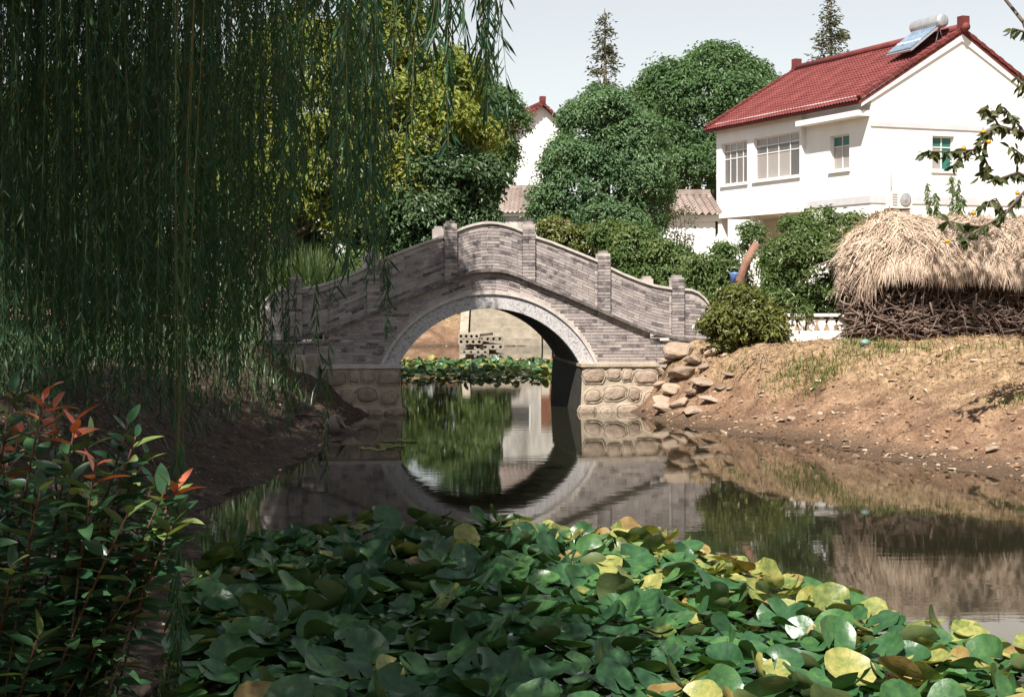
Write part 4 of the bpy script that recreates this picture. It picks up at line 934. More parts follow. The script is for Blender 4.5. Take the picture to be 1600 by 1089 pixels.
# ------------------------------------------------------------------ persimmon tree leaning in from the right
pt = empty('persimmon_tree', (9.6, 22.6, gz(9.6, 22.6) - .08)); tag(pt, 'persimmon tree with thin fruiting branches reaching in over the woodpile', 'tree'); PB = pt.location.copy()
def rel(px, py, y): return P(px, py, y) - PB
mb = MB(); fk = V3((-.35, .1, 2.2)); trunk_to(mb, (0, 0, -.1), fk, .13, .09, 9); mb.build('trunk', M['bark'], pt)
brs = [[(1690, 250, 22.3), (1640, 225, 22.0), (1600, 207, 21.8), (1560, 197, 21.6), (1545, 205, 21.5), (1520, 235, 21.4), (1490, 258, 21.3)],
       [(1560, 197, 21.6), (1552, 180, 21.6), (1540, 168, 21.6)], [(1600, 207, 21.8), (1575, 175, 21.7), (1562, 165, 21.7)], [(1545, 205, 21.5), (1535, 240, 21.4), (1545, 260, 21.4)],
       [(1520, 235, 21.4), (1480, 238, 21.3), (1450, 237, 21.2)],
       [(1690, 300, 22.3), (1640, 310, 22), (1600, 300, 21.8), (1570, 335, 21.6), (1535, 355, 21.5), (1505, 375, 21.4)], [(1640, 290, 22), (1590, 270, 21.8), (1560, 280, 21.6), (1535, 268, 21.6)],
       [(1570, 335, 21.6), (1556, 310, 21.6), (1540, 318, 21.6)], [(1690, 200, 22.2), (1640, 170, 22), (1605, 150, 21.8), (1590, 120, 21.7)], [(1640, 60, 22), (1600, 50, 21.9), (1582, 45, 21.9)],
       [(1640, 240, 22), (1600, 245, 21.9), (1580, 230, 21.8)], [(1535, 355, 21.5), (1500, 350, 21.5), (1480, 345, 21.5)]]
lp, la = [], []; ends = []
for i, q in enumerate(brs):
    pts = [rel(*p) for p in q]; mb = MB()
    if q[0][0] >= 1640: pts = [fk + V3((0, 0, R.uniform(-.2, .2)))] + [fk.lerp(pts[0], .6) + V3((0, 0, .1))] + pts
    n = len(pts); mb.tube(pts, [(.03 if q[0][0] >= 1640 else .014) * (1 - .75 * k / (n - 1)) + .004 for k in range(n)], 6); mb.build('branch', M['bark'], pt)
    for a, b in zip(pts[:-1], pts[1:]):
        L_ = (b - a).length
        for k in range(int(L_ / .018) + 1):
            if R.random() < .2: continue
            p = a.lerp(b, R.random()); lp.append(p); la.append((R.gauss(0, .7) - .3, R.gauss(0, .6), R.gauss(-.65, .35)))
    for k in range(5): lp.append(pts[-1] + V3((R.gauss(0, .03),) * 3)); la.append((R.gauss(-.4, .6), R.gauss(0, .6), R.gauss(-.5, .4)))
n0 = len(lp)
up = crown_mesh('crown', [(tuple(V3((7.4, 25.3, 8.45)) - PB), (1.8, 1.1, .55)), (tuple(V3((9.0, 25.0, 8.6)) - PB), (1.2, 1.1, .6)), ((.2, .4, 5.6), (1.5, 1.6, 1.3)), ((-.8, 1.0, 6.8), (1.4, 1.5, 1.2)), ((.8, .8, 7.2), (1.4, 1.4, 1.2))], 230, 16, .3, .14, .5, M['persimmon'], sub=3)
lp = np.array([tuple(p) for p in lp]); la = np.array(la); L = rng.uniform(.11, .19, len(lp))
V, T, m = leaf_arrays(lp, la, unit(rng.normal(size=(len(lp), 3)) + np.array([0, -.3, .6])), L, L * .5, .15, .25, True)
link('leaves', np_mesh('leaves', V, T, np.repeat(rng.random(len(lp)), m), M['persimmon']), pt)
link('crown', up, pt)
for c in ((.2, .4, 5.6), (-.8, 1.0, 6.8), (.8, .8, 7.2), tuple(V3((7.4, 25.3, 8.45)) - PB), tuple(V3((9.0, 25.0, 8.6)) - PB)):
    mb = MB(); trunk_to(mb, fk, c, .06, .015, 6, 6, .2); mb.build('branch', M['bark'], pt)
for (px, py) in ((1536, 206), (1531, 229), (1506, 232), (1590, 302), (1521, 333), (1480, 377), (1545, 222)):
    mb = MB(); mb.lathe([(.004, -.03), (.028, -.022), (.036, 0), (.03, .022), (.006, .027)], 10); o = mb.build('persimmon', M['fruit'], pt, loc=rel(px, py, 21.45))
    mb = MB(); mb.lathe([(.016, .024), (.02, .03), (.004, .034), (.003, .06)], 6); mb.build('calyx', M['persimmon'], o)
# willowy peach sapling behind the woodpile
ps = empty('peach_sapling', (X(1480, 33.2), 33.2, gz(X(1480, 33.2), 33.2) - .05)); tag(ps, 'sapling with narrow drooping leaves behind the thatched woodpile', 'tree'); lp, la = [], []
for (px, py) in ((1440, 345), (1448, 285), (1462, 300), (1487, 275), (1498, 280), (1520, 330), (1505, 310), (1470, 330), (1530, 345)):
    e = P(px, py, 33.2 + R.uniform(-.2, .2)) - V3(ps.location); mb = MB(); mid = e * .55 + V3((R.uniform(-.1, .1), 0, .1)); pts = [V3((R.uniform(-.05, .05), 0, -.05)), mid, e]; mb.tube(pts, [.022, .012, .004], 5); mb.build('stem', M['bark'], ps)
    for k in range(170):
        t = R.uniform(.15, 1); lp.append(mid.lerp(e, t) + V3((R.gauss(0, .02), R.gauss(0, .02), 0))); la.append((R.gauss(0, .55), R.gauss(0, .5), -.9))
lp = np.array([tuple(p) for p in lp]); L = rng.uniform(.10, .17, len(lp)); V, T, m = leaf_arrays(lp, np.array(la), unit(rng.normal(size=(len(lp), 3))), L, L * .26, .2, .15)
link('foliage', np_mesh('foliage', V, T, np.repeat(rng.random(len(lp)), m), M['shrub']), ps)

# ------------------------------------------------------------------ rocks, stones, clods, dead twigs on the right bank
def rock_mesh(seed, flat=.7, npt=16):
    r = random.Random(seed); bm = bmesh.new()
    for _ in range(npt):
        v = V3((r.gauss(0, 1), r.gauss(0, 1), r.gauss(0, 1))).normalized() * r.uniform(.75, 1.05); bm.verts.new((v.x, v.y * .85, v.z * flat))
    res = bmesh.ops.convex_hull(bm, input=bm.verts); bmesh.ops.delete(bm, geom=[g for g in res['geom_interior'] if isinstance(g, bmesh.types.BMVert)], context='VERTS')
    bmesh.ops.bevel(bm, geom=list(bm.edges), offset=.07, segments=1, affect='EDGES')
    me = bpy.data.meshes.new('boulder'); bm.to_mesh(me); bm.free(); me.materials.append(M['rock']); return me
def g_at_px(px, py):
    """where the sight line through a photo pixel meets the ground"""
    ys = np.linspace(6, 60, 1400); z = H + (Y0 - py) / F * ys; h = ground((px - 800) / F * ys, ys); hit = np.nonzero(np.maximum(h, 0) >= z)[0]
    y = ys[hit[0]] if len(hit) else 30; return V3((X(px, y), y, gz(X(px, y), y)))
rocks = [rock_mesh(i + 3, .75) for i in range(7)] + [rock_mesh(40 + i, .38) for i in range(5)]
rub = [(1062, 552, 42, 22, 0), (1068, 587, 36, 30, 1), (1050, 612, 26, 20, 0), (1035, 630, 26, 18, 2), (1033, 585, 20, 26, 3), (1100, 600, 34, 18, 10), (1085, 570, 26, 16, 2), (1112, 555, 22, 16, 4), (1040, 642, 30, 14, 1), (1030, 606, 16, 16, 5),
       (1062, 634, 24, 14, 4), (1084, 618, 20, 14, 5), (1045, 566, 22, 14, 3), (1080, 645, 30, 10, 8), (1110, 628, 26, 10, 9), (1100, 578, 18, 12, 6), (1052, 590, 18, 16, 6), (1030, 566, 18, 14, 1), (1125, 610, 18, 8, 7), (1140, 590, 20, 10, 8)]
for i, (px, py, w_, h_, k) in enumerate(rub):
    gp = g_at_px(px, py); x, y = gp.x, gp.y; z = gz(x, y) + .03
    s = w_ / 2 / F * y * 1.65
    o = link('boulder', rocks[k], None, (x, y, z + .02), (R.uniform(-.3, .3), R.uniform(-.3, .3), R.uniform(0, 6)), (s, s * 1.1, max(.6 * s, h_ / 2 / F * y * 1.25)))
    tag(o, 'rough tan boulder in the rubble heap beside the right abutment', 'boulder', 'rubble beside the bridge abutment')
flat_px = [(1220, 660, 18), (1238, 655, 24), (1283, 657, 18), (1200, 645, 10), (1310, 645, 10), (1550, 703, 34), (1525, 702, 16), (1345, 660, 12), (1365, 665, 10), (1420, 690, 10), (1450, 665, 9), (1500, 655, 10), (1590, 735, 12), (1190, 620, 12),
           (1160, 628, 12), (1265, 650, 14), (1340, 640, 10), (1390, 690, 12), (1180, 655, 14), (1150, 660, 12), (1480, 700, 9), (1240, 690, 14), (1320, 690, 16), (1140, 610, 16), (1560, 620, 14), (1440, 630, 9)]
for i, (px, py, w_) in enumerate(flat_px):
    p = g_at_px(px, py); s = w_ / 2 / F * p.y
    o = link('flat_stone', rocks[7 + i % 5], None, p + V3((0, 0, s * .12)), (R.uniform(-.15, .15), R.uniform(-.2, .2), R.uniform(0, 6)), (s, s, s * .9))
    tag(o, 'flat pale stone lying on the muddy right bank', 'stone', 'stones scattered on the muddy bank')
# pebbles, clods and leaf litter nobody could count
pv, pf, pr = [], [], []
def hull_arrays(seed):
    r = random.Random(seed); bm = bmesh.new()
    for _ in range(9):
        v = V3((r.gauss(0, 1), r.gauss(0, 1), r.gauss(0, 1))).normalized() * r.uniform(.7, 1.05); bm.verts.new((v.x, v.y, max(-.35, min(.72, v.z))))
    res = bmesh.ops.convex_hull(bm, input=bm.verts); bmesh.ops.delete(bm, geom=[g for g in res['geom_interior'] if isinstance(g, bmesh.types.BMVert)], context='VERTS')
    bmesh.ops.triangulate(bm, faces=bm.faces); bm.verts.index_update()
    V = np.array([tuple(v.co) for v in bm.verts]); T = np.array([[v.index for v in f.verts] for f in bm.faces]); bm.free(); return V, T
hulls = [hull_arrays(200 + k) for k in range(8)]
def scatter(n, xr, yr, smin, smax, zlim=(0.0, 2.2), cond=None):
    xs = rng.uniform(*xr, n); ys = rng.uniform(*yr, n); zz = ground(xs, ys); k = (zz > zlim[0]) & (zz < zlim[1])
    if cond is not None: k &= cond(xs, ys, zz)
    xs, ys, zz = xs[k], ys[k], zz[k]; n = len(xs)
    s = smin + (smax - smin) * rng.random(n) ** 4.5; an = rng.uniform(0, 6.283, n)
    sc = np.stack([rng.uniform(.7, 1.6, n), rng.uniform(.6, 1.1, n), rng.uniform(.35, .9, n)], 1) * s[:, None]
    Vs, Ts, Rs, o = [], [], [], 0
    for k, (hv, ht) in enumerate(hulls):
        q = np.arange(k, n, 8); B = hv[None] * sc[q][:, None]; c, s2 = np.cos(an[q])[:, None], np.sin(an[q])[:, None]
        Vs.append(np.stack([B[..., 0] * c - B[..., 1] * s2 + xs[q][:, None], B[..., 0] * s2 + B[..., 1] * c + ys[q][:, None], B[..., 2] + zz[q][:, None]], 2).reshape(-1, 3))
        Ts.append((np.arange(len(q))[:, None, None] * len(hv) + ht[None]).reshape(-1, 3) + o); Rs.append(np.repeat(rng.random(len(q)), len(ht))); o += len(q) * len(hv)
    return np.concatenate(Vs), np.concatenate(Ts), np.concatenate(Rs)
V, T, r_ = scatter(11000, (2.6, 12), (15, 31), .006, .085)
tag(link('pebbles', np_mesh('pebbles', V, T, r_, M['pebble'])), 'pebbles and clods strewn over the sunlit right bank', 'pebbles', kind='stuff')
V, T, r_ = scatter(3000, (-9, -1.5), (6, 30), .008, .04)
tag(link('shaded_pebbles', np_mesh('shaded_pebbles', V, T, r_, M['pebble'])), 'pebbles and crumbs of soil on the shaded left bank', 'pebbles', kind='stuff')
V, T, r_ = scatter(2500, (-7, 7), (64, 76), .02, .14)
tag(link('far_bank_rubble', np_mesh('far_bank_rubble', V, T, r_, M['pebble'])), 'stones on the far bank beyond the arch', 'rubble', kind='stuff')
def flakes(n, xr, yr, s0, s1):
    xs = rng.uniform(*xr, n); ys = rng.uniform(*yr, n); zz = ground(xs, ys); k = zz > .03; xs, ys, zz = xs[k], ys[k], zz[k]; n = len(xs)
    L = rng.uniform(s0, s1, n); ax = np.stack([rng.normal(size=n), rng.normal(size=n), rng.normal(0, .25, n)], 1); nr = unit(np.stack([rng.normal(0, .4, n), rng.normal(0, .4, n), np.ones(n)], 1))
    V, T, m = leaf_arrays(np.stack([xs, ys, zz + .012], 1), ax, nr, L, L * .35); return V, T, np.repeat(rng.random(n), m)
V, T, r_ = flakes(5200, (-9, -1.2), (6, 32), .04, .11)
tag(link('leaf_litter', np_mesh('leaf_litter', V, T, r_, M['litter'])), 'fallen brown leaves on the shaded left bank', 'leaf litter', kind='stuff')
V, T, r_ = flakes(3500, (2.8, 12), (18, 31), .03, .09)
tag(link('dry_leaf_litter', np_mesh('dry_leaf_litter', V, T, r_, M['litter'])), 'dry leaves scattered on the right bank', 'leaf litter', kind='stuff')
# grass on the bank top
gV, gT, gR, nb = [], [], [], 0
def addblades(n, cx, cy, sx, sy, h0, h1, w_, lean=.6):
    global nb
    V, T, r = blades(n, cx, cy, sx, sy, h0, h1, w_, None, lean); gV.append(V); gT.append(T + nb); gR.append(r); nb += len(V)
for (px, py, n, s) in ((1260, 580, 260, .3), (1290, 590, 200, .25), (1225, 590, 150, .25), (1370, 545, 160, .25), (1390, 548, 120, .2), (1590, 625, 90, .2), (1260, 605, 120, .25), (1330, 540, 120, .2), (1150, 575, 80, .2), (1025, 545, 90, .1), (1300, 575, 160, .3), (1480, 560, 60, .2), (1440, 545, 80, .25), (1550, 545, 80, .3)):
    p = g_at_px(px, py); addblades(n, p.x, p.y, s, s * .5, .05, .22, .012)
tag(link('green_grass_tufts', np_mesh('green_grass_tufts', np.concatenate(gV), np.concatenate(gT), np.concatenate(gR), M['grass'])), 'small green weeds and grass on the sunlit bank', 'grass', kind='stuff')
gV, gT, gR, nb = [], [], [], 0
xs = rng.uniform(3.5, 12, 15000); ys = rng.uniform(23, 31.2, 15000); k = (ground(xs, ys) > .8 + rng.normal(0, .12, 15000)) & (ys < 29.2 + rng.random(15000)) & (vnoise(xs * 1.7, ys * 1.7) > -.1)
xs, ys = xs[k], ys[k]; n = len(xs); zz = ground(xs, ys); L = rng.uniform(.03, .13, n); ax = np.stack([rng.normal(0, .8, n), rng.normal(0, .8, n), rng.uniform(.1, 1, n)], 1)
V, T, m = leaf_arrays(np.stack([xs, ys, zz], 1), ax, unit(rng.normal(size=(n, 3))), L, np.full(n, .012)); tag(link('dry_stubble', np_mesh('dry_stubble', V, T, np.repeat(rng.random(n), m), M['drygrass'])), 'dry yellow stubble along the upper right bank', 'dry grass', kind='stuff')
V, T, r_ = blades(9000, -7.2, 28, 2.6, 4.2, .12, .5, .016, None, .8); kp = V.reshape(-1, 5, 3)[:, 0, 2] > .35; V = V.reshape(-1, 5, 3)[kp].reshape(-1, 3); T = T[:len(V) // 5 * 3]; r_ = r_[:len(T)]; tag(link('shade_grass', np_mesh('shade_grass', V, T, r_, M['glossy'])), 'thin grass on top of the shaded left bank', 'grass', kind='stuff')
# dead branches hanging down the bank beneath the olive shrub
tb = g_at_px(1190, 560); tw = empty('dead_branch', tb); tag(tw, 'bare dead branch arching down the bank below the olive shrub', 'branch')
mb = MB()
def pxs(l): return [P(px, py, tb.y - .02 - (py - 545) / 100 * 1.1) - tb for (px, py) in l]
mb.tube(pxs([(1150, 575), (1165, 556), (1190, 540), (1215, 537), (1240, 545)]), [.015, .014, .012, .009, .005], 6); mb.build('limb', M['dead'], tw)
for l in ([(1165, 556), (1180, 550), (1192, 548), (1200, 560), (1205, 585), (1206, 620), (1208, 655)], [(1190, 540), (1196, 560), (1212, 600), (1204, 640)], [(1190, 548), (1186, 575), (1192, 600), (1196, 625)], [(1215, 537), (1226, 550), (1232, 560)],
          [(1140, 580), (1150, 560), (1160, 552)], [(1165, 575), (1176, 565), (1186, 560), (1200, 562)], [(1150, 570), (1158, 562), (1170, 566), (1172, 580)], [(1215, 560), (1232, 550), (1250, 548), (1268, 556)]):
    mb = MB(); pp = pxs(l); mb.tube(pp, [.007 * (1 - .6 * i / len(pp)) for i in range(len(pp))], 5); mb.build('twig', M['dead'], tw)
# small rubbish
p = g_at_px(1352, 541); mb = MB(); mb.lathe([(.03, 0), (.10, .01), (.13, .06), (.09, .13), (.05, .15)], 9, M=Matrix.Rotation(.7, 3, 'X')); o = mb.build('plastic_bag', M['teal'], None, loc=p + V3((0, 0, .03)), sc=(.8, .6, .55)); tag(o, 'crumpled teal plastic litter at the foot of the woodpile', 'litter')
p = P(1148, 434, 33.3); mb = MB(); mb.lathe([(.02, -.12), (.09, -.11), (.11, .08), (.12, .1), (.03, .12)], 12); o = mb.build('hanging_bucket', M['bluepl'], None, loc=p); tag(o, 'small blue and white plastic pail among the shrubs by the stump', 'pail')
mb = MB(); mb.tube([(-.105, 0, .09), (-.07, 0, .22), (.07, 0, .22), (.105, 0, .09)], [.006] * 4, 5); mb.build('handle', M['metal'], o)
p = g_at_px(521, 676); pot = empty('clay_pot', p); tag(pot, 'round grey clay pot lying at the foot of the left bank', 'pot'); mb = MB(); Mx = Matrix.Rotation(1.1, 3, 'Y'); mb.lathe([(.04, -.16), (.11, -.14), (.16, -.04), (.15, .06), (.10, .12)], 16, (0, 0, .11), Mx); mb.build('body', M['clay'], pot); mb = MB(); mb.lathe([(.10, .12), (.13, .14), (.13, .165), (.09, .16), (.085, .08)], 16, (0, 0, .11), Mx); mb.build('rim', M['clay'], pot)
for (px, py, ln, an) in ((140, 1074, .9, -.5), (480, 655, .5, .3)):
    p = g_at_px(px, py); mb = MB(); mb.tube([(-ln / 2, 0, .05), (0, .04, .06), (ln / 2, 0, .03)], [.07, .06, .045] if ln > .6 else [.025, .02, .012], 8)
    o = mb.build('fallen_log', M['bark'], None, loc=p, rot=(0, 0, an)); tag(o, 'weathered log half buried beneath the photinia bush' if ln > .6 else 'thin fallen branch on the shaded bank by the bridge', 'log')

# ------------------------------------------------------------------ far shore seen through the arch
sp = empty('concrete_steps', (X(790, 67), 66.2, -.1)); tag(sp, 'concrete steps climbing the far bank beyond the arch', 'steps')
for i in range(9):
    mb = MB(); mb.bb(-1.55, 1.55, i * .42, i * .42 + .60, 0, .42 + i * .21 + .02); mb.build('step', M['concrete'], sp)
for sx_ in (-1.8, 1.8):
    mb = MB(); vs = []
    for (y, z) in ((-.3, .45), (4.2, 2.55)):
        vs += [(sx_ - .18, y, z - 1.0), (sx_ + .18, y, z - 1.0), (sx_ + .18, y, z), (sx_ - .18, y, z)]
    mb.add(vs, [(0, 1, 2, 3), (7, 6, 5, 4), (0, 4, 5, 1), (1, 5, 6, 2), (2, 6, 7, 3), (3, 7, 4, 0)]); mb.build('side_wall', M['concrete'], sp)
def slab(x, y, z, w_, d_, rz, lab):
    """hollow-core concrete plank with round holes in its end"""
    o = empty('hollow_slab', (x, y, z), rz); tag(o, lab, 'concrete slab', 'hollow slabs piled in the far water'); t = .20; n = 4; c = w_ / n; m = MB()
    m.bb(-w_ / 2, w_ / 2, .02, d_, 0, t); m.build('body', M['concrete'], o)
    for i in range(n):
        cx = -w_ / 2 + c * (i + .5); m = MB(); vs = []; fs = []; k = 16
        for j in range(k):
            a = 2 * math.pi * (j + .5) / k; ca, sa = math.cos(a), math.sin(a); q = max(abs(ca), abs(sa)); vs.append((cx + ca / q * c / 2, -.06, t / 2 + sa / q * t / 2))
        for j in range(k): a = 2 * math.pi * (j + .5) / k; vs.append((cx + math.cos(a) * .062, -.06, t / 2 + math.sin(a) * .062))
        for j in range(k): a = 2 * math.pi * (j + .5) / k; vs.append((cx + math.cos(a) * .062, .018, t / 2 + math.sin(a) * .062))
        for j in range(k): q = (j + 1) % k; fs += [(j, q, k + q, k + j), (k + j, k + q, 2 * k + q, 2 * k + j)]
        m.add(vs, fs); f = m.build('end_face', M['concrete'], o)
        m = MB(); m.lathe([(.06, 0), (.06, .002)], 12, (cx, .014, t / 2), Matrix.Rotation(-math.pi / 2, 3, 'X')); m.build('core_hole', M['darkpile'], f)
yy = 60.0
slab(X(742, yy), yy, -.12, 1.1, 2.2, -.12, 'lowest hollow concrete slab of the pile standing in the far water')
slab(X(764, yy), yy + .1, .09, 1.2, 2.2, .18, 'tilted hollow concrete slab second from the bottom of the pile')
slab(X(735, yy), yy - .05, .30, .95, 2.2, -.1, 'hollow concrete slab carrying the topmost pair of the pile')
slab(X(733, yy), yy + .05, .51, .85, 2.0, -.25, 'topmost hollow slab on the shorter end of the pile')
slab(X(766, yy), yy + .2, .40, 1.0, 2.4, .35, 'skewed hollow slab jutting from the top of the pile')
shrub('bank_shrub', 'scrubby dry shrub on the far bank beside the concrete steps', (X(705, 70), 70.5), [pxblob(705, 500, 70.5, 24, 16, .7), pxblob(740, 492, 72, 20, 12, .7)], 90, 14, .22, .12, .4, M['shrub_y'])

# ------------------------------------------------------------------ water lilies
def pad_mesh(seed, material, flat=.0):
    r = random.Random(seed); n = 20; notch = .16; cup = r.uniform(-.16, .24); fold = r.uniform(-.10, .32) * (1 - flat); wv = [(r.uniform(0, 6.28), r.randint(2, 5), r.uniform(.015, .065)) for _ in range(3)]; fa = r.uniform(0, 6.28)
    curl = r.uniform(.0, .35) * (1 - flat); ca = r.uniform(0, 6.28); vs = [(0, 0, 0)]; fs = []
    for q in (.5, .82, 1.0):
        for k in range(n + 1):
            a = notch + (2 * math.pi - 2 * notch) * k / n; rr = q * (1 + .05 * math.sin(3 * a + wv[0][0]) + .02 * math.sin(7 * a + wv[1][0])) * (1.02 if 0 < k < n else 1.04)
            z = cup * q * q + sum(m * q * q * math.sin(f * a + p) for p, f, m in wv) + fold * abs(math.sin(a - fa)) * q
            cc = max(0, math.cos(a - ca)); z += curl * cc ** 3 * q ** 3
            x, y = math.cos(a) * rr, math.sin(a) * rr; sh = 1 - .35 * curl * cc ** 2 * q; vs.append((x * sh, y * sh * .94, z))
    for k in range(n): fs.append((0, 1 + k, 2 + k))
    for i in range(2):
        o = 1 + i * (n + 1)
        for k in range(n): fs.append((o + k, o + n + 1 + k, o + n + 2 + k, o + k + 1))
    m = MB(); m.add(vs, fs, None, True); return m
bed_poly = [(-1.85, 15.5), (-1.0, 15.9), (0, 15.8), (.75, 15.0), (1.2, 15.0), (1.6, 14.5), (2.05, 13.3), (2.5, 12.2), (2.85, 11.2), (3.3, 10.6), (3.55, 9.8), (3.6, 8.0), (2.5, 6.6), (-1.2, 6.9), (-2.05, 9.4), (-2.55, 12.2), (-2.65, 13.7), (-2.4, 14.6)]
def inpoly(x, y, poly):
    c = False; n = len(poly); dm = 1e9
    for i in range(n):
        (x0, y0), (x1, y1) = poly[i], poly[(i + 1) % n]
        if (y0 > y) != (y1 > y) and x < (x1 - x0) * (y - y0) / (y1 - y0) + x0: c = not c
        ex, ey = x1 - x0, y1 - y0; t = max(0, min(1, ((x - x0) * ex + (y - y0) * ey) / (ex * ex + ey * ey))); dm = min(dm, math.hypot(x - x0 - t * ex, y - y0 - t * ey))
    return c, dm
pads_src = [pad_mesh(100 + i, None) for i in range(12)]
pad_me = {k: [p.mesh('leaf', M[k]) for p in pads_src] for k in ('pad', 'pad_y', 'pad_b')}
def lily_bed(name, label, poly, n, near_parts, smin, smax, yel, spacing):
    cx = sum(p[0] for p in poly) / len(poly); cy = sum(p[1] for p in poly) / len(poly)
    root = empty(name, (cx, cy, 0)); tag(root, label, 'water lilies')
    xs = [p[0] for p in poly]; ys = [p[1] for p in poly]; pl = []; tries = 0
    while len(pl) < n and tries < n * 60:
        tries += 1; x = R.uniform(min(xs), max(xs)); y = R.uniform(min(ys), max(ys)); c, dm = inpoly(x, y, poly)
        if not c: continue
        if any((x - q[0]) ** 2 + (y - q[1]) ** 2 < spacing * spacing for q in pl): continue
        pl.append((x, y, dm))
    pl.sort(key=lambda q: q[1] if abs(q[0]) / q[1] < .36 and q[1] > 8.7 else q[1] + 100)
    mass = {'pad': MB(), 'pad_y': MB(), 'pad_b': MB()}
    for i, (x, y, dm) in enumerate(pl):
        s = R.uniform(smin, smax); k = R.random()
        py_ = yel + .85 * max(0, 1 - dm / .95) * (1 if x > -.6 else .35 if y > 14.5 else .05) + (.14 if x > .9 else 0)
        kind = 'pad' if k > py_ else ('pad_y' if R.random() < .8 else 'pad_b')
        tilt = abs(R.gauss(0, .40)); 
        if R.random() < .10: tilt = R.uniform(.6, 1.25)
        az = R.uniform(0, 6.283); z = .02 + R.random() * .10 + math.sin(tilt) * s * .75; rot = Matrix.Rotation(az, 3, 'Z') @ Matrix.Rotation(tilt, 3, 'X') @ Matrix.Rotation(R.uniform(0, 6.283), 3, 'Z'); j = R.randrange(12)
        if i < near_parts: link('leaf', pad_me[kind][j], root, (x - cx, y - cy, z), rot.to_euler(), (s, s * R.uniform(.85, 1.1), s))
        else:
            src = pads_src[j]; mass[kind].add([rot @ (V3(v) * s) + V3((x - cx, y - cy, z)) for v in src.v], src.f, None, True)
    for k, m in mass.items():
        if m.v: tag(m.build('leaf_mass', {'pad': M['pad_s'], 'pad_y': M['pad_ys'], 'pad_b': M['pad_bs']}[k], root), kind='stuff')
    return root, cx, cy
M['pad_ys'] = mat('yellowing_lily_leaf_mass', [(.09, .055, .028), (.085, .125, .034), (.18, .205, .055), (.31, .29, .09), (.42, .37, .15)], 'attr', .4, 17, .58, (16, .3, .02), trans=.15, spec=.4, pos=(0, .2, .48, .75, 1))
M['pad_bs'] = mat('browning_lily_leaf_mass', [(.10, .06, .03), (.22, .15, .05), (.36, .29, .10)], 'attr', .5, 14, .55, (14, .35, .02), trans=.12)
lb, lcx, lcy = lily_bed('water_lily_bed', 'crowded bed of green and yellowing water lily leaves filling the near water', bed_poly, 1750, 300, .075, .165, .03, .115)
fp = [(-4.0, 43.5), (-1.5, 42.0), (2.2, 42.5), (2.8, 49), (1, 52), (-3.4, 51)]
lily_bed('far_lily_bed', 'bright patch of water lilies on the water beyond the arch', fp, 900, 60, .07, .13, .25, .13)
for i, (px, py, y) in enumerate(((606, 884, 13.9), (962, 934, 12.4), (1186, 1039, 10.25), (1545, 890, 0))):
    if not y: continue
    p = P(px, py, y); fl = empty('water_lily_flower', (p.x, p.y, 0)); tag(fl, ['small pale flower in the shaded part of the lily bed', 'pale open lily flower among dark leaves in mid bed', 'creamy lily flower half open in the sunlit part of the bed'][i], 'flower')
    zt_ = p.z - .03; mb = MB(); mb.tube([(0, 0, -.2), (0, 0, zt_)], [.006, .006], 6); mb.build('stalk', M['twig'], fl)
    for k in range(14):
        a = 6.283 * k / 14 + (.2 if k % 2 else 0); op = .55 if k % 2 else .95; m = MB(); c, s = math.cos(a), math.sin(a); L_ = .058
        pts = []
        for (t, w_) in ((0, .004), (.45, .012), (.8, .010), (1, .001)):
            rr = L_ * t * math.sin(op * (.6 + .4 * t)); zz = zt_ + L_ * t * math.cos(op * (.6 + .4 * t)); pts += [(c * rr - s * w_, s * rr + c * w_, zz), (c * rr + s * w_, s * rr - c * w_, zz)]
        m.add(pts, [(0, 1, 3, 2), (2, 3, 5, 4), (4, 5, 7, 6)], None, True); m.build('petal', M['petal'], fl)
    mb = MB(); mb.lathe([(.004, zt_ - .004), (.013, zt_), (.014, zt_ + .018), (.006, zt_ + .022)], 10); mb.build('stamens', M['stamen'], fl)
# few floating pads by the left abutment
for (px, py) in ((575, 701), (592, 703), (605, 700), (622, 697), (640, 690), (612, 690), (632, 688), (600, 696)):
    y = H * F / (py - Y0); o = link('floating_leaf', pad_me['pad_y'][R.randrange(12)], None, (X(px, y), y, .006), (0, 0, R.uniform(0, 6)), (.13, .13, .05)); tag(o, 'flat lone lily pad floating near the left abutment', 'lily pad', 'lone pads by the left abutment')

# ------------------------------------------------------------------ photinia bush in the foreground
PHB = V3((-1.75, 5.3, gz(-1.75, 5.3) - .05)); ph = empty('photinia_bush', PHB); tag(ph, 'glossy dark photinia bush with red new leaves on the near bank', 'shrub')
def big_leaf(seed):
    r = random.Random(seed); m = MB(); vs = []; fs = []; dr = r.uniform(.05, .3); fo = r.uniform(.1, .35); n = 7
    for i in range(n + 1):
        t = i / n; w_ = .21 * math.sin(math.pi * min(1, t * .93 + .07)) ** .75 * (1 - .25 * t); z = -dr * t * t
        if i in (0, n): w_ = .012 if i == 0 else .0
        vs += [(t, -w_, z + fo * w_), (t, 0, z), (t, w_, z + fo * w_)]
    for i in range(n):
        o = i * 3; fs += [(o, o + 3, o + 4, o + 1), (o + 1, o + 4, o + 5, o + 2)]
    m.add(vs, fs, None, True); return m
bl_src = [big_leaf(i) for i in range(5)]
bl_me = {k: [p.mesh('leaf', M[k]) for p in bl_src] for k in ('photinia', 'photinia_l', 'photinia_r')}
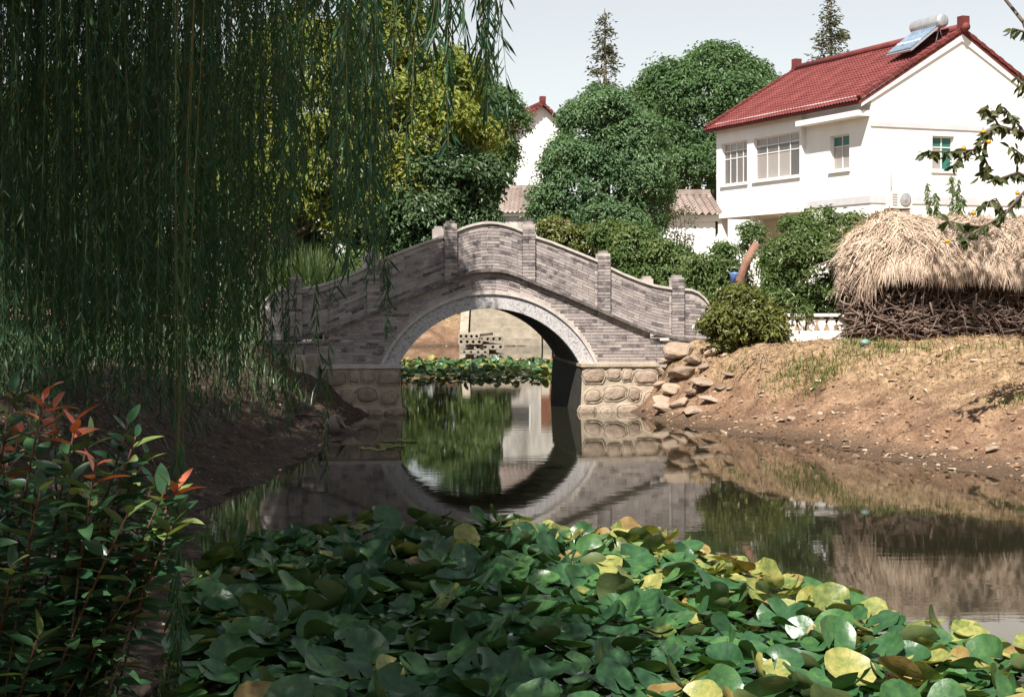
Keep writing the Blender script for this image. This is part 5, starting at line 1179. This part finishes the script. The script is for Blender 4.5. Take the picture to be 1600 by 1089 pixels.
ends = [(20, 620, 'g'), (70, 640, 'r'), (85, 660, 'r'), (120, 680, 'r'), (140, 690, 'g'), (200, 670, 'g'), (212, 690, 'g'), (230, 720, 'g'), (245, 745, 'g'), (262, 765, 'g'), (275, 775, 'g'), (280, 785, 'r'), (285, 800, 'g'), (268, 830, 'g'), (262, 800, 'g'), (250, 870, 'g'),
        (180, 740, 'g'), (150, 745, 'r'), (110, 740, 'g'), (60, 720, 'g'), (30, 700, 'r'), (10, 680, 'g'), (90, 790, 'g'), (150, 800, 'g'), (200, 810, 'g'), (40, 800, 'g'), (230, 860, 'g'), (190, 880, 'g'), (130, 860, 'g'), (70, 870, 'g'), (20, 890, 'g'), (160, 930, 'g'), (100, 940, 'g'), (50, 950, 'g'), (10, 960, 'g'),
        (-60, 640, 'g'), (-80, 760, 'g'), (-70, 880, 'g'), (210, 925, 'g'), (15, 780, 'g'), (120, 900, 'g'), (60, 1000, 'g'), (5, 1030, 'g'), (110, 820, 'g'), (170, 850, 'g'), (-20, 840, 'g'), (215, 770, 'g'), (150, 775, 'g'), (65, 765, 'g'), (5, 740, 'r')]
leafs = []
for i, (px, py, kd) in enumerate(ends):
    py -= 8 if kd == 'g' else 24; y = 5.0 + R.uniform(-.45, .5) if i > 15 else 5.0 + R.uniform(-.2, .3)
    e = P(px, py, y) - PHB; b0 = V3((R.uniform(-.25, .25), R.uniform(-.25, .25), 0)); mid = b0.lerp(e, .5) + V3((-.05, 0, .10)); pts = []
    for k in range(9):
        t = k / 8; pts.append(b0 * (1 - t) ** 2 + mid * 2 * t * (1 - t) + e * t * t)
    m = MB(); m.tube(pts[:7], [.006 * (1 - .5 * k / 8) for k in range(7)], 6); so_ = m.build('stem', M['bark'], ph); m = MB(); m.tube(pts[6:], [.0042, .0036, .003], 6); m.build('red_tip', M['redstem'], so_)
    az = R.uniform(0, 6.28); nl = 66
    for k in range(nl):
        t = 1 - (k / nl) * (.82 if i % 2 else .95); f = t * 8; j = min(7, int(f)); p = pts[j].lerp(pts[j + 1], f - j); tan = (pts[j + 1] - pts[j]).normalized(); az += 2.4
        o = V3((math.cos(az), math.sin(az), .1)); up_ = .85 if k < 3 else .25; d_ = (o + tan * up_ + V3((0, 0, .1 - .35 * (k > 10)))).normalized()
        kk = 'photinia_r' if (kd == 'r' and k < 5) else ('photinia_l' if (k < 5 and R.random() < .35) or R.random() < .03 else 'photinia')
        s = R.uniform(.08, .135) * (.75 if k < 2 else 1); leafs.append((p, d_, s, kk, px, py))
leafs.sort(key=lambda q: -(q[2] * (3 if q[3] != 'photinia' else 1) * (1 if q[4] > -20 else .2)) + .0 * R.random())
pmass = MB()
for i, (p, d_, s, kk, _, _) in enumerate(leafs):
    up = V3((R.gauss(0, .35), R.gauss(0, .35), 1)); xx = d_; yv = up.cross(xx).normalized(); zv = xx.cross(yv); rot = Matrix((xx, yv, zv)).transposed(); j = R.randrange(5)
    if i < 300: link('leaf', bl_me[kk][j], ph, p, rot.to_euler(), (s, s, s))
    else: src = bl_src[j]; pmass.add([rot @ (V3(v) * s) + p for v in src.v], src.f, None, True)
tag(pmass.build('leaf_mass', M['photinia_s'], ph), kind='stuff')

# ------------------------------------------------------------------ the weeping willow
WT = V3((-6.4, 13.5, gz(-6.4, 13.5) - .1)); wl = empty('weeping_willow', WT); tag(wl, 'large weeping willow whose long strands curtain the left side', 'tree')
mb = MB(); fork = V3((.3, -.2, 3.4)); mb.tube([(-.1, 0, -.1), (0, 0, .8), (.15, -.1, 2.0), fork], [.42, .34, .30, .27], 14); mb.build('trunk', M['bark'], wl)
limb_ends = [(-4.4, 8, 8.6), (-2.6, 9, 8.0), (-1.7, 7.2, 6.6), (-4.2, 13, 9.2), (-3.0, 14, 8.6), (-5.0, 18, 9.0), (-3.8, 18, 8.2), (-7.5, 16, 9.0), (-5.5, 10.5, 9.4), (-3.2, 5, 7.8), (-2.6, 11.5, 8.2), (-5.5, 4.5, 8.0), (-4.6, 24, 9.6), (-5.2, 27, 10)]
for e in limb_ends:
    ev = V3(e) - WT; m1 = fork.lerp(ev, .5) + V3((0, 0, 1.3)); pts = []
    for k in range(10):
        t = k / 9; pts.append(fork * (1 - t) ** 2 + m1 * 2 * t * (1 - t) + ev * t * t)
    m = MB(); m.tube(pts, [.16 * (1 - .85 * k / 9) for k in range(10)], 8); m.build('limb', M['bark'], wl)
strands = []
def strand(px, y, pyb, ztop, bare=0.0, dens=1.0, Lm=.11, sway=.12):
    strands.append((px, y, pyb, ztop, bare, dens, Lm, sway))
for i in range(820):
    px = R.uniform(-90, 470); y = R.uniform(11.5, 19.5)
    if px > 290 and R.random() < (px - 290) / 175: continue
    pb_ = R.triangular(300, 690, 560)
    strand(px, y, pb_, R.uniform(6.4, 8.6), R.choice((0, 0, .05)), 1, .115, .18)
for i in range(46):
    px = R.uniform(440, 610); strand(px, R.uniform(8.5, 12), R.triangular(180, 470, 340), R.uniform(5.4, 6.6), 0, .9, .125, .12)
for (c, b, n) in ((665, 90, 5), (690, 120, 5), (722, 60, 3), (742, 100, 4), (765, 120, 6), (775, 165, 4), (560, 300, 4), (580, 360, 3), (705, 215, 2), (640, 60, 3), (540, 420, 3), (640, 230, 2)):
    for k in range(n): strand(c + R.uniform(-14, 14), R.uniform(6.6, 8.4), b + R.uniform(-45, 40), R.uniform(4.6, 5.4), 0, .8, .125, .07)
for (px, y, pb_, bare) in ((372, 13, 640, 0), (364, 13.5, 600, 0), (425, 13, 668, 0), (418, 13.3, 640, 0), (455, 13, 676, 0), (462, 13.2, 640, 0), (448, 13.5, 600, 0), (510, 10, 742, .72), (604, 9, 520, .45), (505, 9.5, 600, .5), (270, 6.6, 1035, .7), (278, 6.7, 1010, .72), (262, 6.6, 1040, .66), (288, 6.8, 960, .72), (272, 6.5, 1000, .6), (60, 12, 700, 0), (90, 12, 690, 0), (600, 9, 470, 0), (590, 9.2, 430, 0)):
    strand(px, y, pb_, R.uniform(5.2, 6.0), bare, 1, .115, .08)
order = sorted(range(len(strands)), key=lambda i: strands[i][1]); part_ids = set(order[:90])
mass_p, mass_a, mass_l, tw_mass = [], [], [], MB()
for i, (px, y, pyb, ztop, bare, dens, Lm, sway) in enumerate(strands):
    zb_ = max(Zp(pyb, y), .12); x = X(px, y); ph_ = R.uniform(0, 6.28); x0 = x + R.uniform(-.25, .25) * (.4 if y < 9 else 1) + (.15 if 240 < px < 300 and y < 7 else 0); y0 = y + R.uniform(-.2, .2); n = 10; pts = []
    for k in range(n + 1):
        t = k / n; pts.append(V3((x0 + (x - x0) * t + sway * .4 * math.sin(ph_ + t * 4.5) * (1 - t * .3), y0 + (y - y0) * t + sway * .3 * math.cos(ph_ + t * 4), ztop + (zb_ - ztop) * t)) - WT)
    tl = ztop - zb_; nl = int(tl / .026 * dens); ps_, ax_ = [], []
    for k in range(nl):
        t = (k + R.random()) / nl
        if bare and .12 < t < 1.0 - .18 and R.random() < bare * 1.15: continue
        f = t * n; j = min(n - 1, int(f)); p = pts[j].lerp(pts[j + 1], f - j); a = R.uniform(0, 6.283); sp_ = abs(R.gauss(.42, .22)); ps_.append(tuple(p)); ax_.append((math.cos(a) * sp_, math.sin(a) * sp_, -1))
    rr = .0026 if y < 10 else .003
    if i in part_ids and y < 13:
        m = MB(); m.tube(pts, [rr * (1.2 - .7 * k / n) for k in range(n + 1)], 4, False); so_ = m.build('hanging_branch', M['twig'], wl)
        if ps_:
            q = np.array(ps_); L = Lm * rng.uniform(.65, 1.2, len(q)); V, T, mm_ = leaf_arrays(q, np.array(ax_), unit(rng.normal(size=q.shape)), L, L * .125, .25, -.12, True)
            link('leaves', np_mesh('leaves', V, T, np.repeat(rng.random(len(q)), mm_), M['willow']), so_)
    else:
        tw_mass.tube(pts, [rr * (1.2 - .7 * k / n) for k in range(n + 1)], 3, False); mass_p += ps_; mass_a += ax_; mass_l += [Lm] * len(ps_)
tag(tw_mass.build('twigs', M['twig'], wl), kind='stuff')
q = np.array(mass_p); L = np.array(mass_l) * rng.uniform(.65, 1.25, len(q)); V, T, mm_ = leaf_arrays(q, np.array(mass_a), unit(rng.normal(size=q.shape)), L, L * .13, .25, -.1)
tag(link('crown', np_mesh('crown', V, T, np.repeat(rng.random(len(q)), mm_), M['willow']), wl), kind='stuff')
# leafy roof of the crown above the frame, which shades the left side
bl_ = [(V3((-4.8, 10, 8.6)) - WT, (2.6, 3.4, 1.4)), (V3((-4.6, 14.5, 9.2)) - WT, (2.8, 3.6, 1.5)), (V3((-4.4, 19, 8.8)) - WT, (2.3, 2.8, 1.4)), (V3((-3.6, 5.2, 7.8)) - WT, (2.3, 2.6, 1.2)), (V3((-3.2, 8.2, 7.8)) - WT, (1.2, 2.0, .9)), (V3((-7.5, 15, 9)) - WT, (2.4, 3, 1.5)), (V3((-4.1, 1.3, 7.8)) - WT, (1.5, 1.5, .9)), (V3((-4.6, 24, 9.8)) - WT, (2.4, 2.8, 1.3)), (V3((-5.2, 27.5, 10.2)) - WT, (2.0, 2.0, 1.2)), (V3((-3.6, 12, 8.6)) - WT, (1.6, 3.4, 1.1)), (V3((-3.1, 4.2, 7.4)) - WT, (1.2, 2.4, .9))]
link('upper_crown', crown_mesh('upper_crown', [(tuple(V3(c) - WT), r) for c, r in (((-4.3, 25, 9.6), (1.5, 2.2, 1.0)), ((-3.5, 25.8, 9.3), (1.0, 1.5, .8)), ((-5.6, 25, 10), (1.6, 2.4, 1.1)))], 1500, 22, .34, .17, .26, M['willow'], inner=.5, sub=0), wl)
link('upper_crown', crown_mesh('upper_crown', [(tuple(c), r) for c, r in bl_], 7000, 22, .36, .17, .24, M['willow'], inner=.45, sub=0), wl)
print('STRANDS', len(strands), 'leaves', len(q), 'bricks', len(brk), 'photinia leaves', len(leafs))
